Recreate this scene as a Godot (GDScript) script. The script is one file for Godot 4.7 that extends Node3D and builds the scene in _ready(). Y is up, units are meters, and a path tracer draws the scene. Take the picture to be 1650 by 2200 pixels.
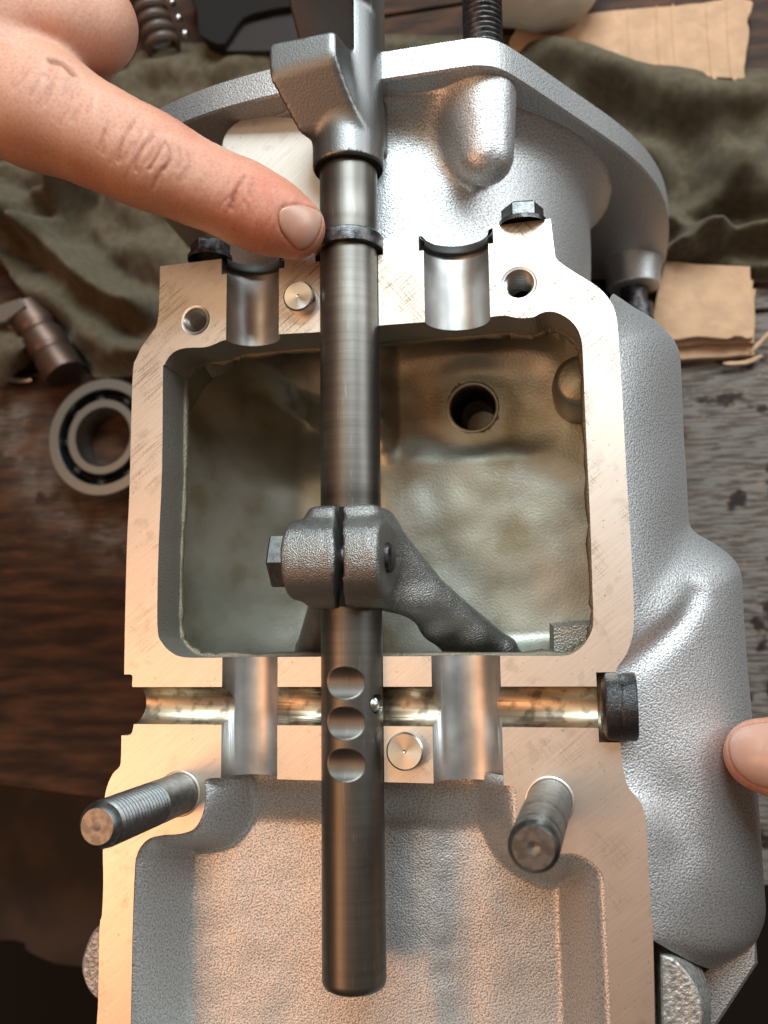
extends Node3D
# Close-up of an opened gearbox housing on a bench. All shapes are built in millimetres (flange face = y 0,
# x to the right, z towards the viewer); every top-level thing is a Node3D scaled by 0.001.

const FOCAL := 2000.0
const EYE := 260.0
var ex := Vector3(0.9759569, -0.04130402, -0.21401426)   # world axes seen from the camera (right, down, ahead)
var ey := Vector3(-0.21763269, -0.13057962, -0.96725642)
var ez := Vector3(0.01200567, 0.99057708, -0.13642918)
var M := {}
var used := {}

func _ready() -> void:
	seed(7)
	set_camera_and_light()
	make_materials()
	build_bench()
	build_housing()
	build_rail()
	build_hands()
	build_cloth()
	build_surroundings()

# ------------------------------------------------------------------ camera and light
func set_camera_and_light() -> void:
	var cam := Camera3D.new()
	cam.name = "camera"
	var r := Vector3(ex.x, ey.x, ez.x)
	var d := Vector3(ex.y, ey.y, ez.y)
	var f := Vector3(ex.z, ey.z, ez.z)
	cam.transform = Transform3D(Basis(r, -d, -f).orthonormalized(), Vector3(0, EYE * 0.001, 0))
	var at := CameraAttributesPhysical.new()
	at.frustum_focal_length = 12.0 / (1100.0 / FOCAL)
	at.frustum_focus_distance = 0.262
	at.exposure_aperture = 9.0
	at.frustum_near = 0.01
	at.frustum_far = 20.0
	cam.attributes = at
	cam.fov = rad_to_deg(2.0 * atan(1100.0 / FOCAL))
	cam.near = 0.01
	cam.far = 20.0
	add_child(cam)
	cam.current = true
	var env := Environment.new()
	env.background_mode = Environment.BG_COLOR
	env.background_color = Color(0.20, 0.135, 0.095).linear_to_srgb()
	env.background_energy_multiplier = 0.7
	env.tonemap_mode = Environment.TONE_MAPPER_LINEAR
	env.tonemap_exposure = 0.77
	env.sdfgi_enabled = true
	env.ssao_enabled = true
	env.ssil_enabled = true
	var we := WorldEnvironment.new()
	we.name = "environment"
	we.environment = env
	add_child(we)
	# the window beyond the bench, high and to the right: cool
	area("window_light", Vector3(0.2, 0.92, -0.98), Vector3(-0.03, -0.05, -0.1), Vector2(0.85, 0.6), Color(0.90, 0.97, 1.0), 4.3)
	# an added, unseen cool fill from the right for the grey flank
	area("side_fill_light", Vector3(1.0, 0.5, -0.62), Vector3(0, -0.05, 0), Vector2(0.9, 0.6), Color(0.95, 0.98, 1.0), 1.25)
	# a cream strip lamp overhead, left of the shaft
	area("strip_lamp_light", Vector3(-0.365, 1.2, -0.26), Vector3(-0.365, 0, -0.26), Vector2(0.2, 0.78), Color(1.0, 0.92, 0.78), 0.22)
	# the warm room lamp, left and behind the viewer
	area("room_lamp_light", Vector3(-0.88, 1.1, 0.3), Vector3(-0.06, 0, 0.03), Vector2(0.5, 0.5), Color(1.0, 0.73, 0.54), 0.8)
	# the tan ceiling over the bench, lit by all of them
	area("ceiling_light", Vector3(-0.25, 1.7, -0.12), Vector3(-0.25, 0, -0.12), Vector2(1.6, 1.35), Color(1.0, 0.78, 0.63), 0.40)

func area(called: String, from: Vector3, to: Vector3, size: Vector2, c: Color, e: float) -> void:
	var l := AreaLight3D.new()
	l.name = called
	l.area_size = size
	l.light_color = c
	l.light_energy = e
	l.area_normalize_energy = true
	l.shadow_enabled = true
	var up := Vector3(0, 0, -1) if absf((to - from).normalized().y) > 0.95 else Vector3.UP
	l.transform = Transform3D(Basis.looking_at(to - from, up), from)
	add_child(l)

# ------------------------------------------------------------------ picture to place, in mm
func ray(px: float, py: float) -> Vector3:
	var c := Vector3(px - 825.0, py - 1100.0, FOCAL)
	return Vector3(ex.dot(c), ey.dot(c), ez.dot(c))

func P(px: float, py: float, y := 0.0) -> Vector3:
	var d := ray(px, py)
	return Vector3(0, EYE, 0) + d * ((y - EYE) / d.y)

func PZ(px: float, py: float, z: float) -> Vector3:
	var d := ray(px, py)
	return Vector3(0, EYE, 0) + d * (z / d.z)

func mm_per_px(p: Vector3) -> float:
	return (p - Vector3(0, EYE, 0)).dot(Vector3(ex.z, ey.z, ez.z)) / FOCAL

func flat(pts: Array, y := 0.0) -> PackedVector2Array:   # picture outline -> (x, z) on the plane y
	var o := PackedVector2Array()
	for q in pts:
		var p := P(q[0], q[1], y)
		o.append(Vector2(p.x, p.z))
	return o

# ------------------------------------------------------------------ scene tree
func numbered(called: String) -> String:
	var n: int = used.get(called, 0)
	used[called] = n + 1
	return called if n == 0 else "%s_%03d" % [called, n]

func thing(called: String, label: String, category: String, base: Vector3, group := "", kind := "") -> Node3D:
	var o := Node3D.new()
	o.name = numbered(called)
	o.scale = Vector3.ONE * 0.001
	o.position = base * 0.001
	o.set_meta("label", label)
	if category != "":
		o.set_meta("category", category)
	if group != "":
		o.set_meta("group", group)
	if kind != "":
		o.set_meta("kind", kind)
	o.set_meta("base", base)
	add_child(o, true)
	return o

func base_of(o: Node3D) -> Vector3:
	var p := Vector3.ZERO
	var n: Node = o
	while n != self:
		if n.has_meta("base"):
			return p + n.get_meta("base")
		p += (n as Node3D).position
		n = n.get_parent()
	return p

func part(called: String, mesh: Mesh, m: Material, parent: Node3D, label := "") -> MeshInstance3D:
	var o := MeshInstance3D.new()
	o.name = called
	o.mesh = mesh
	o.material_override = m
	o.position = -base_of(parent)
	if label != "":
		o.set_meta("label", label)
	parent.add_child(o, true)
	return o

# ------------------------------------------------------------------ mesh helpers
class Builder:
	var v := PackedVector3Array()
	var n := PackedVector3Array()
	var uv := PackedVector2Array()
	var c := PackedColorArray()
	var ix := PackedInt32Array()

	func vert(p: Vector3, t := Vector2.ZERO, col := Color.WHITE) -> int:
		v.append(p)
		uv.append(t)
		c.append(col)
		return v.size() - 1

	func tri(a: int, b: int, d: int) -> void:
		ix.append(a); ix.append(b); ix.append(d)

	func quad(a: int, b: int, d: int, e: int) -> void:
		tri(a, b, d)
		tri(a, d, e)

	func grid(nu: int, nv: int, f: Callable, closed_u := false) -> void:
		var first := v.size()
		for j in nv + 1:
			for i in nu + 1:
				var p: Vector3 = f.call(float(i) / nu, float(j) / nv)
				vert(p, Vector2(float(i) / nu, float(j) / nv))
		for j in nv:
			for i in nu:
				var i2 := i + 1
				if closed_u and i2 == nu:
					i2 = 0
				var a := first + j * (nu + 1) + i
				var b := first + j * (nu + 1) + i2
				quad(a, b, b + nu + 1, a + nu + 1)

	func lathe(profile: Array, frame: Transform3D, segs := 40) -> void:
		# profile: [radius, along] pairs; a repeated pair makes a hard edge. The axis is the frame's y.
		var k := 0
		while k < profile.size() - 1:
			var e := k
			while e < profile.size() - 1 and not (profile[e][0] == profile[e + 1][0] and profile[e][1] == profile[e + 1][1]):
				e += 1
			var first := v.size()
			for i in range(k, e + 1):
				for s in segs + 1:
					var a := TAU * s / segs
					vert(frame * Vector3(profile[i][0] * cos(a), profile[i][1], profile[i][0] * sin(a)), Vector2(float(s) / segs, float(i) / profile.size()))
			for i in e - k:
				for s in segs:
					var a := first + i * (segs + 1) + s
					var s2 := first + i * (segs + 1) + (s + 1) % segs
					quad(a, s2, s2 + segs + 1, a + segs + 1)
			k = e + 1

	func prism(poly: PackedVector2Array, top: float, bottom: float, bevel := 0.4, lower := PackedVector2Array(), frame := Transform3D()) -> void:
		# poly in (x, z); hard edged with a small chamfer round the top
		var tris := Geometry2D.triangulate_polygon(poly)
		var cen := Vector2.ZERO
		for q in poly:
			cen += q / poly.size()
		var n2 := poly.size()
		var inset := PackedVector2Array()
		for i in n2:
			var a := (poly[i] - poly[(i + n2 - 1) % n2]).normalized()
			var b := (poly[(i + 1) % n2] - poly[i]).normalized()
			var m := (a + b).normalized()
			var side := Vector2(-m.y, m.x)
			if Geometry2D.is_polygon_clockwise(poly):
				side = -side
			inset.append(poly[i] + side * bevel)
		if lower.is_empty():
			lower = poly
		var f := v.size()
		for q in inset:
			vert(frame * Vector3(q.x, top, q.y))
		for t in range(0, tris.size(), 3):
			tri(f + tris[t], f + tris[t + 1], f + tris[t + 2])
		for ring in [[inset, top, poly, top - bevel], [poly, top - bevel, lower, bottom]]:
			for i in n2:
				var j := (i + 1) % n2
				var b := v.size()
				vert(frame * Vector3(ring[0][i].x, ring[1], ring[0][i].y)); vert(frame * Vector3(ring[0][j].x, ring[1], ring[0][j].y))
				vert(frame * Vector3(ring[2][j].x, ring[3], ring[2][j].y)); vert(frame * Vector3(ring[2][i].x, ring[3], ring[2][i].y))
				quad(b, b + 1, b + 2, b + 3)
		f = v.size()
		for q in lower:
			vert(frame * Vector3(q.x, bottom, q.y))
		for t in range(0, tris.size(), 3):
			tri(f + tris[t], f + tris[t + 2], f + tris[t + 1])

	func normals() -> void:
		n.resize(v.size())
		n.fill(Vector3.ZERO)
		for t in range(0, ix.size(), 3):
			var a := v[ix[t]]
			var q := (v[ix[t + 2]] - a).cross(v[ix[t + 1]] - a)
			n[ix[t]] += q
			n[ix[t + 1]] += q
			n[ix[t + 2]] += q
		# same place and nearly the same direction: one normal (closed rings)
		for i in n.size():
			n[i] = n[i].normalized() if n[i].length_squared() > 1e-18 else Vector3.UP

	func done(colored := false) -> ArrayMesh:
		if n.size() != v.size():
			normals()
		var a := []
		a.resize(Mesh.ARRAY_MAX)
		a[Mesh.ARRAY_VERTEX] = v
		a[Mesh.ARRAY_NORMAL] = n
		a[Mesh.ARRAY_TEX_UV] = uv
		if colored:
			a[Mesh.ARRAY_COLOR] = c
		a[Mesh.ARRAY_INDEX] = ix
		var m := ArrayMesh.new()
		m.add_surface_from_arrays(Mesh.PRIMITIVE_TRIANGLES, a)
		return m

# surface nets of a distance field over a box
func nets(lo: Vector3, hi: Vector3, cell: float, f: Callable, prep = null) -> Builder:
	const B := 4
	var nx := int(ceil((hi.x - lo.x) / cell / B)) * B
	var ny := int(ceil((hi.y - lo.y) / cell / B)) * B
	var nz := int(ceil((hi.z - lo.z) / cell / B)) * B
	var sx := nx + 1
	var sxy := sx * (ny + 1)
	var d := PackedFloat32Array()
	d.resize(sxy * (nz + 1))
	d.fill(1e9)
	var reach := cell * B * 0.5 * 1.7321 * 1.35 + cell
	var blocks := []
	for bz in nz / B:
		for by in ny / B:
			for bx in nx / B:
				var mid := lo + Vector3(bx + 0.5, by + 0.5, bz + 0.5) * (cell * B)
				if prep != null:
					prep.call(mid)
				var q: float = f.call(mid)
				if absf(q) < reach:
					blocks.append(Vector3i(bx, by, bz))
					for k in B + 1:
						for j in B + 1:
							for i in B + 1:
								var at := (bx * B + i) + (by * B + j) * sx + (bz * B + k) * sxy
								if d[at] > 1e8:
									d[at] = f.call(lo + Vector3(bx * B + i, by * B + j, bz * B + k) * cell)
	var o := Builder.new()
	var id := {}
	for b in blocks:
		for k in B:
			for j in B:
				for i in B:
					var at: int = (b.x * B + i) + (b.y * B + j) * sx + (b.z * B + k) * sxy
					var sum := Vector3.ZERO
					var cnt := 0
					var val := [d[at], d[at + 1], d[at + sx], d[at + sx + 1], d[at + sxy], d[at + sxy + 1], d[at + sxy + sx], d[at + sxy + sx + 1]]
					var neg := 0
					for q in 8:
						if val[q] < 0.0:
							neg += 1
					if neg == 0 or neg == 8:
						continue
					for e in EDGES:
						var a: float = val[e[0]]
						var c: float = val[e[1]]
						if (a < 0.0) != (c < 0.0):
							var t := a / (a - c)
							sum += CORNER[e[0]].lerp(CORNER[e[1]], t)
							cnt += 1
					id[at] = o.vert(lo + (Vector3(b.x * B + i, b.y * B + j, b.z * B + k) + sum / cnt) * cell)
	for at in id:
		var a: float = d[at]
		for ax in 3:
			var s: int = [1, sx, sxy][ax]
			var u: int = [sx, sxy, 1][ax]
			var w: int = [sxy, 1, sx][ax]
			var nb: int = at + s
			if nb >= d.size() or d[nb] > 1e8:
				continue
			if (a < 0.0) != (d[nb] < 0.0) and id.has(at - u) and id.has(at - w) and id.has(at - u - w):
				if a < 0.0:
					o.quad(id[at], id[at - w], id[at - u - w], id[at - u])
				else:
					o.quad(id[at], id[at - u], id[at - u - w], id[at - w])
	o.normals()
	return o

const CORNER := [Vector3(0, 0, 0), Vector3(1, 0, 0), Vector3(0, 1, 0), Vector3(1, 1, 0), Vector3(0, 0, 1), Vector3(1, 0, 1), Vector3(0, 1, 1), Vector3(1, 1, 1)]
const EDGES := [[0, 1], [2, 3], [4, 5], [6, 7], [0, 2], [1, 3], [4, 6], [5, 7], [0, 4], [1, 5], [2, 6], [3, 7]]

func smin(a: float, b: float, k: float) -> float:
	var h := maxf(k - absf(a - b), 0.0) / k
	return minf(a, b) - h * h * k * 0.25

func smax(a: float, b: float, k: float) -> float:
	return -smin(-a, -b, k)

func cone(p: Vector3, a: Vector3, b: Vector3, ra: float, rb: float) -> float:
	var ab := b - a
	var t := clampf((p - a).dot(ab) / ab.length_squared(), 0.0, 1.0)
	return (p - a - ab * t).length() - lerpf(ra, rb, t)

func box(p: Vector3, c: Vector3, h: Vector3, r := 0.0) -> float:
	var q := (p - c).abs() - h + Vector3.ONE * r
	return q.max(Vector3.ZERO).length() + minf(maxf(q.x, maxf(q.y, q.z)), 0.0) - r

func rod(p: Vector3, a: Vector3, b: Vector3, r: float, round := 0.5) -> float:   # flat-ended cylinder
	var ab := b - a
	var l := ab.length()
	var u := ab / l
	var t := (p - a).dot(u)
	var q := Vector2((p - a - u * t).length() - r + round, absf(t - l * 0.5) - l * 0.5 + round)
	return q.max(Vector2.ZERO).length() + minf(maxf(q.x, q.y), 0.0) - round

func along(a: Vector3, dir: Vector3) -> Transform3D:    # a frame at a whose y axis is dir
	var y := dir.normalized()
	var x := y.cross(Vector3(0.3, 0.2, 0.93) if absf(y.z) < 0.9 else Vector3(1, 0.1, 0)).normalized()
	return Transform3D(Basis(x, y, x.cross(y)), a)

func lathe(profile: Array, a: Vector3, dir: Vector3, segs := 40) -> ArrayMesh:
	var b := Builder.new()
	b.lathe(profile, along(a, dir), segs)
	return b.done()

func thread(r: float, depth: float, pitch: float, from: float, to: float) -> Array:
	var o := []
	var t := from
	while t + pitch <= to:
		o.append_array([[r, t], [r, t + pitch * 0.25], [r - depth, t + pitch * 0.55], [r - depth, t + pitch * 0.7]])
		t += pitch
	return o

func hex(r: float, h: float, a: Vector3, dir: Vector3, turn := 0.0, dome := 0.0) -> ArrayMesh:
	var poly := PackedVector2Array()
	for i in 6:
		poly.append(Vector2(cos(turn + TAU * i / 6), sin(turn + TAU * i / 6)) * r)
	var b := Builder.new()
	b.prism(poly, h, 0.0, 0.6, PackedVector2Array(), along(a, dir))
	if dome > 0.0:
		b.lathe([[0.01, h + dome], [r * 0.8, h + dome], [r * 0.8, h + dome], [r * 0.87, h - 0.2]], along(a, dir), 30)
	return b.done()

func smooth_line(pts: Array, per := 4, closed := false) -> Array:   # Catmull-Rom through picture points; a repeated point is a corner
	var o := []
	var n := pts.size()
	for i in (n if closed else n - 1):
		var p0 = pts[(i + n - 1) % n] if closed or i > 0 else pts[i]
		var p1 = pts[i]
		var p2 = pts[(i + 1) % n]
		var p3 = pts[(i + 2) % n] if closed or i < n - 2 else p2
		if p1[0] == p2[0] and p1[1] == p2[1]:
			continue
		for k in per:
			var t := float(k) / per
			o.append([cr(p0[0], p1[0], p2[0], p3[0], t), cr(p0[1], p1[1], p2[1], p3[1], t)])
	if not closed:
		o.append(pts[n - 1])
	return o

func cr(a: float, b: float, c: float, d: float, t: float) -> float:
	return 0.5 * (2.0 * b + (c - a) * t + (2.0 * a - 5.0 * b + 4.0 * c - d) * t * t + (3.0 * b - a - 3.0 * c + d) * t * t * t)

func seg_dist(p: Vector2, a: Vector2, b: Vector2) -> float:
	return p.distance_to(Geometry2D.get_closest_point_to_segment(p, a, b))

func line_dist(p: Vector2, l: PackedVector2Array) -> float:
	var d := 1e9
	for i in l.size() - 1:
		d = minf(d, seg_dist(p, l[i], l[i + 1]))
	return d

func at_x(pts: Array, x: float) -> float:    # a curve given as (x, y) pairs
	for i in pts.size() - 1:
		if x <= pts[i + 1][0]:
			var t := clampf((x - pts[i][0]) / (pts[i + 1][0] - pts[i][0]), 0.0, 1.0)
			return lerpf(pts[i][1], pts[i + 1][1], t * t * (3.0 - 2.0 * t))
	return pts[pts.size() - 1][1]

func noise(s: int, freq: float, oct := 3, type := FastNoiseLite.TYPE_SIMPLEX_SMOOTH) -> FastNoiseLite:
	var n := FastNoiseLite.new()
	n.seed = s
	n.frequency = freq
	n.noise_type = type
	n.fractal_octaves = oct
	if oct <= 1:
		n.fractal_type = FastNoiseLite.FRACTAL_NONE
	return n

# ------------------------------------------------------------------ materials
func lin(r: float, g: float, b: float) -> Color:
	return Color(r, g, b).linear_to_srgb()

func plain(c: Color, metal: float, rough: float) -> StandardMaterial3D:
	var m := StandardMaterial3D.new()
	m.albedo_color = c
	m.metallic = metal
	m.roughness = rough
	return m

func tex_noise(s: int, freq: float, oct: int, ramp: Array, size := 512, type := FastNoiseLite.TYPE_SIMPLEX_SMOOTH) -> NoiseTexture2D:
	var t := NoiseTexture2D.new()
	t.width = size
	t.height = size
	t.seamless = true
	t.seamless_blend_skirt = 0.2
	t.noise = noise(s, freq, oct, type)
	if not ramp.is_empty():
		var g := Gradient.new()
		var off := PackedFloat32Array()
		var col := PackedColorArray()
		for q in ramp:
			off.append(q[0])
			col.append(q[1])
		g.offsets = off
		g.colors = col
		t.color_ramp = g
	return t

func gray(v: float) -> Color:
	return Color(v, v, v)

func tri(m: StandardMaterial3D, tile: float, off := Vector3.ZERO) -> StandardMaterial3D:
	m.uv1_triplanar = true
	m.uv1_triplanar_sharpness = 8.0
	m.uv1_scale = Vector3.ONE / tile
	m.uv1_offset = off
	return m

func bump(m: StandardMaterial3D, t: Texture2D, mm: float) -> StandardMaterial3D:
	m.heightmap_enabled = true
	m.heightmap_texture = t
	m.heightmap_scale = mm * 0.1
	return m

func machined_image() -> ImageTexture:
	const N := 1024
	var n1 := noise(3, 1.0, 2)
	var n2 := noise(5, 0.011, 3)
	var n3 := noise(9, 1.0, 1)
	var n4 := noise(12, 0.12, 2)
	var data := PackedByteArray()
	data.resize(N * N * 3)
	var ca := cos(-0.66)
	var sa := sin(-0.66)
	for j in N:
		var z := float(j) / N * 256.0 - 130.0
		for i in N:
			var x := float(i) / N * 256.0 - 160.0
			var a := x * ca + z * sa
			var b := -x * sa + z * ca
			var w := clampf((30.0 - z) / 110.0, 0.0, 1.0)                    # the far half is more scored
			var patch := smoothstep(-0.12, 0.3, n2.get_noise_2d(x * 4.0, z * 4.0) + w * 0.35 - 0.22)
			var s := smoothstep(0.08, 0.5, n1.get_noise_2d(a * 0.05, b * 2.2))
			var cross := 0.0
			if x > -60.0:
				cross = smoothstep(0.2, 0.55, n1.get_noise_2d(b * 0.06 + 40.0, a * 1.9))
			var fine := n3.get_noise_2d(a * 0.07 + 90.0, b * 3.0) * 0.035
			var dirt := smoothstep(0.35, 0.62, n2.get_noise_2d(x * 9.0 + 300.0, z * 9.0)) * 0.10
			var pit := smoothstep(0.70, 0.78, n4.get_noise_2d(x * 6.0, z * 6.0)) * 0.5
			var dark := clampf((s * 0.42 + cross * 0.36) * patch * (0.35 + 0.65 * w) + dirt + pit, 0.0, 0.85)
			var k := (j * N + i) * 3
			data[k] = int(clampf((0.885 + fine) * (1.0 - dark) + 0.40 * dark, 0.0, 1.0) * 255.0)
			data[k + 1] = int(clampf((0.85 + fine) * (1.0 - dark) + 0.35 * dark, 0.0, 1.0) * 255.0)
			data[k + 2] = int(clampf((0.81 + fine) * (1.0 - dark) + 0.29 * dark, 0.0, 1.0) * 255.0)
	return ImageTexture.create_from_image(Image.create_from_data(N, N, false, Image.FORMAT_RGB8, data))

func rail_image() -> ImageTexture:      # turning marks, rubbed bands and oil round the rail; v runs along it
	const W := 256
	const H := 2048
	var n1 := noise(15, 1.0, 3)
	var n2 := noise(16, 0.03, 4)
	var data := PackedByteArray()
	data.resize(W * H * 3)
	for j in H:
		var z := float(j) / H * 246.0 - 152.0
		var ring := n1.get_noise_2d(z * 2.6, 3.0) * 0.06 + n1.get_noise_2d(z * 0.35, 60.0) * 0.09
		var band := exp(-pow((z + 129.0) / 3.5, 2.0)) * 0.22 + exp(-pow((z + 100.0) / 9.0, 2.0)) * 0.10 - exp(-pow((z + 41.0) / 3.0, 2.0)) * 0.22 - exp(-pow((z + 5.0) / 4.0, 2.0)) * 0.12
		for i in W:
			var a := float(i) / W * TAU
			var smear := n2.get_noise_3d(cos(a) * 18.0, z * 0.35, sin(a) * 18.0)
			var scr := smoothstep(0.45, 0.6, n1.get_noise_3d(cos(a) * 9.0, z * 0.06, sin(a) * 9.0 + 30.0)) * 0.12
			var v := 0.80 + ring * (0.5 + 0.8 * smear) + band * (0.7 + smear) + smear * 0.16 + scr
			var k := (j * W + i) * 3
			data[k] = int(clampf(v + 0.01, 0.0, 1.0) * 255.0)
			data[k + 1] = int(clampf(v, 0.0, 1.0) * 255.0)
			data[k + 2] = int(clampf(v - 0.015, 0.0, 1.0) * 255.0)
	return ImageTexture.create_from_image(Image.create_from_data(W, H, false, Image.FORMAT_RGB8, data))

func make_materials() -> void:
	var grain := tex_noise(21, 0.045, 3, [], 512, FastNoiseLite.TYPE_SIMPLEX_SMOOTH)
	var fine := tex_noise(22, 0.05, 2, [], 512)
	var blot := tex_noise(23, 0.008, 4, [[0.25, gray(0.62)], [0.5, gray(0.86)], [0.75, gray(1.0)]], 512)
	var m: StandardMaterial3D
	# machined aluminium face
	m = plain(lin(0.9, 0.9, 0.9), 1.0, 0.42)
	m.albedo_texture = machined_image()
	tri(m, 256.0, Vector3(160.0 / 256.0, 0.0, 130.0 / 256.0))
	bump(m, m.albedo_texture, 0.05)
	M.machined = m
	# as-cast aluminium
	# (one sheet of grain over the whole housing, so that nothing repeats)
	m = tri(plain(lin(0.69, 0.69, 0.68), 0.9, 0.48), 330.0, Vector3(0.61, 0.6, 0.65))
	var sand := tex_noise(21, 0.21, 3, [[0.2, gray(0.66)], [0.55, gray(0.95)], [0.8, gray(1.0)]], 2048)
	sand.seamless = false
	(sand.noise as FastNoiseLite).fractal_gain = 0.68
	m.albedo_texture = sand
	M.cast = bump(m, sand, 0.29)
	m = tri(plain(lin(0.50, 0.47, 0.43), 0.7, 0.5), 24.0)
	m.albedo_texture = tex_noise(38, 0.02, 4, [[0.25, gray(0.75)], [0.7, gray(1.0)]], 512)
	M.pad = bump(m, tex_noise(39, 0.03, 4, [], 512), 0.3)
	# inside of the case: oily, greenish
	m = tri(plain(lin(0.36, 0.36, 0.315), 0.85, 0.46), 220.0, Vector3(0.82, 0.6, 0.8))
	m.albedo_texture = tex_noise(25, 0.008, 5, [[0.2, Color(0.86, 0.83, 0.76)], [0.42, Color(0.94, 0.93, 0.90)], [0.7, Color(1.0, 1.0, 0.99)]], 1024)
	(m.albedo_texture as NoiseTexture2D).seamless = false
	var skin_of_oil := tex_noise(26, 0.09, 4, [], 2048)
	skin_of_oil.seamless = false
	M.oily = bump(m, skin_of_oil, 0.06)
	# bored walls
	m = tri(plain(lin(0.50, 0.49, 0.47), 1.0, 0.42), 40.0)
	m.albedo_texture = tex_noise(27, 0.01, 4, [[0.25, gray(0.88)], [0.75, gray(1.0)]], 256)
	M.bore = m
	m = tri(plain(lin(0.48, 0.40, 0.29), 1.0, 0.42), 30.0)
	m.albedo_texture = tex_noise(37, 0.02, 4, [[0.2, gray(0.7)], [0.5, gray(1.0)]], 256)
	M.groove = m
	m = tri(plain(lin(0.36, 0.34, 0.30), 0.9, 0.5), 20.0)
	M.wall = bump(m, grain, 0.25)
	# steels
	m = plain(lin(0.235, 0.222, 0.205), 1.0, 0.42)
	var worn := rail_image()
	m.albedo_texture = worn
	bump(m, worn, 0.01)
	M.rail = m
	m = tri(plain(lin(0.185, 0.183, 0.177), 1.0, 0.44), 24.0)
	M.lug = bump(m, fine, 0.03)
	m = tri(plain(lin(0.26, 0.253, 0.24), 0.95, 0.42), 13.0)
	M.fork = bump(m, grain, 0.22)
	m = tri(plain(lin(0.12, 0.115, 0.115), 0.9, 0.38), 14.0)
	m.albedo_texture = blot
	M.black = bump(m, fine, 0.08)
	m = tri(plain(lin(0.21, 0.21, 0.205), 1.0, 0.42), 16.0)
	m.albedo_texture = tex_noise(30, 0.02, 4, [[0.3, gray(0.82)], [0.55, gray(0.95)], [0.8, gray(1.0)]], 256)
	M.stud = bump(m, fine, 0.02)
	m = plain(lin(0.55, 0.52, 0.47), 1.0, 0.3)
	m.anisotropy_enabled = true
	m.anisotropy = 0.75
	M.turned = m
	M.bright_notch = tri(plain(lin(0.27, 0.26, 0.24), 1.0, 0.34), 20.0)
	M.race = plain(lin(0.40, 0.45, 0.46), 1.0, 0.33)
	M.lip = bump(tri(plain(lin(0.30, 0.25, 0.18), 0.8, 0.5), 12.0), grain, 0.3)
	M.rust = plain(lin(0.10, 0.06, 0.045), 0.8, 0.45)
	M.bright = plain(lin(0.62, 0.62, 0.60), 1.0, 0.3)
	m = tri(plain(lin(0.012, 0.011, 0.011), 0.0, 0.22), 12.0)
	M.paint = bump(m, fine, 0.15)
	m = plain(lin(0.02, 0.018, 0.016), 0.0, 0.6)
	M.seal = m
	m = plain(lin(0.015, 0.013, 0.012), 0.0, 0.7)
	m.metallic_specular = 0.15
	M.dark = m
	m = plain(lin(0.022, 0.017, 0.015), 0.0, 0.6)
	m.metallic_specular = 0.3
	M.dull = m
	# cloth, cardboard
	m = tri(plain(lin(0.080, 0.058, 0.031), 0.0, 1.0), 60.0)
	m.albedo_texture = tex_noise(31, 0.02, 5, [[0.25, gray(0.86)], [0.7, gray(1.0)]], 512)
	m.rim_enabled = true
	m.rim = 0.35
	m.rim_tint = 0.6
	M.cloth = bump(m, tex_noise(32, 0.3, 2, [], 512), 0.2)
	m = tri(plain(lin(0.46, 0.27, 0.155), 0.0, 0.85), 80.0)
	m.albedo_texture = tex_noise(33, 0.012, 4, [[0.3, gray(0.94)], [0.7, gray(1.0)]], 512)
	M.card = bump(m, tex_noise(34, 0.03, 3, [], 256), 0.4)
	# skin
	m = tri(plain(Color.WHITE, 0.0, 0.36), 12.0)
	m.vertex_color_use_as_albedo = true
	m.albedo_texture = tex_noise(35, 0.02, 4, [[0.2, Color(0.95, 0.90, 0.87)], [0.5, Color(1, 0.98, 0.97)], [0.8, Color(1, 1, 1)]], 512)
	m.subsurf_scatter_enabled = true
	m.subsurf_scatter_strength = 0.12
	M.skin = bump(m, tex_noise(36, 0.2, 3, [], 512), 0.09)
	m = plain(lin(0.44, 0.245, 0.18), 0.0, 0.3)
	m.subsurf_scatter_enabled = true
	m.subsurf_scatter_strength = 0.1
	m.vertex_color_use_as_albedo = true
	M.nail = m

# ------------------------------------------------------------------ bench
const BENCH := -186.0

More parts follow.
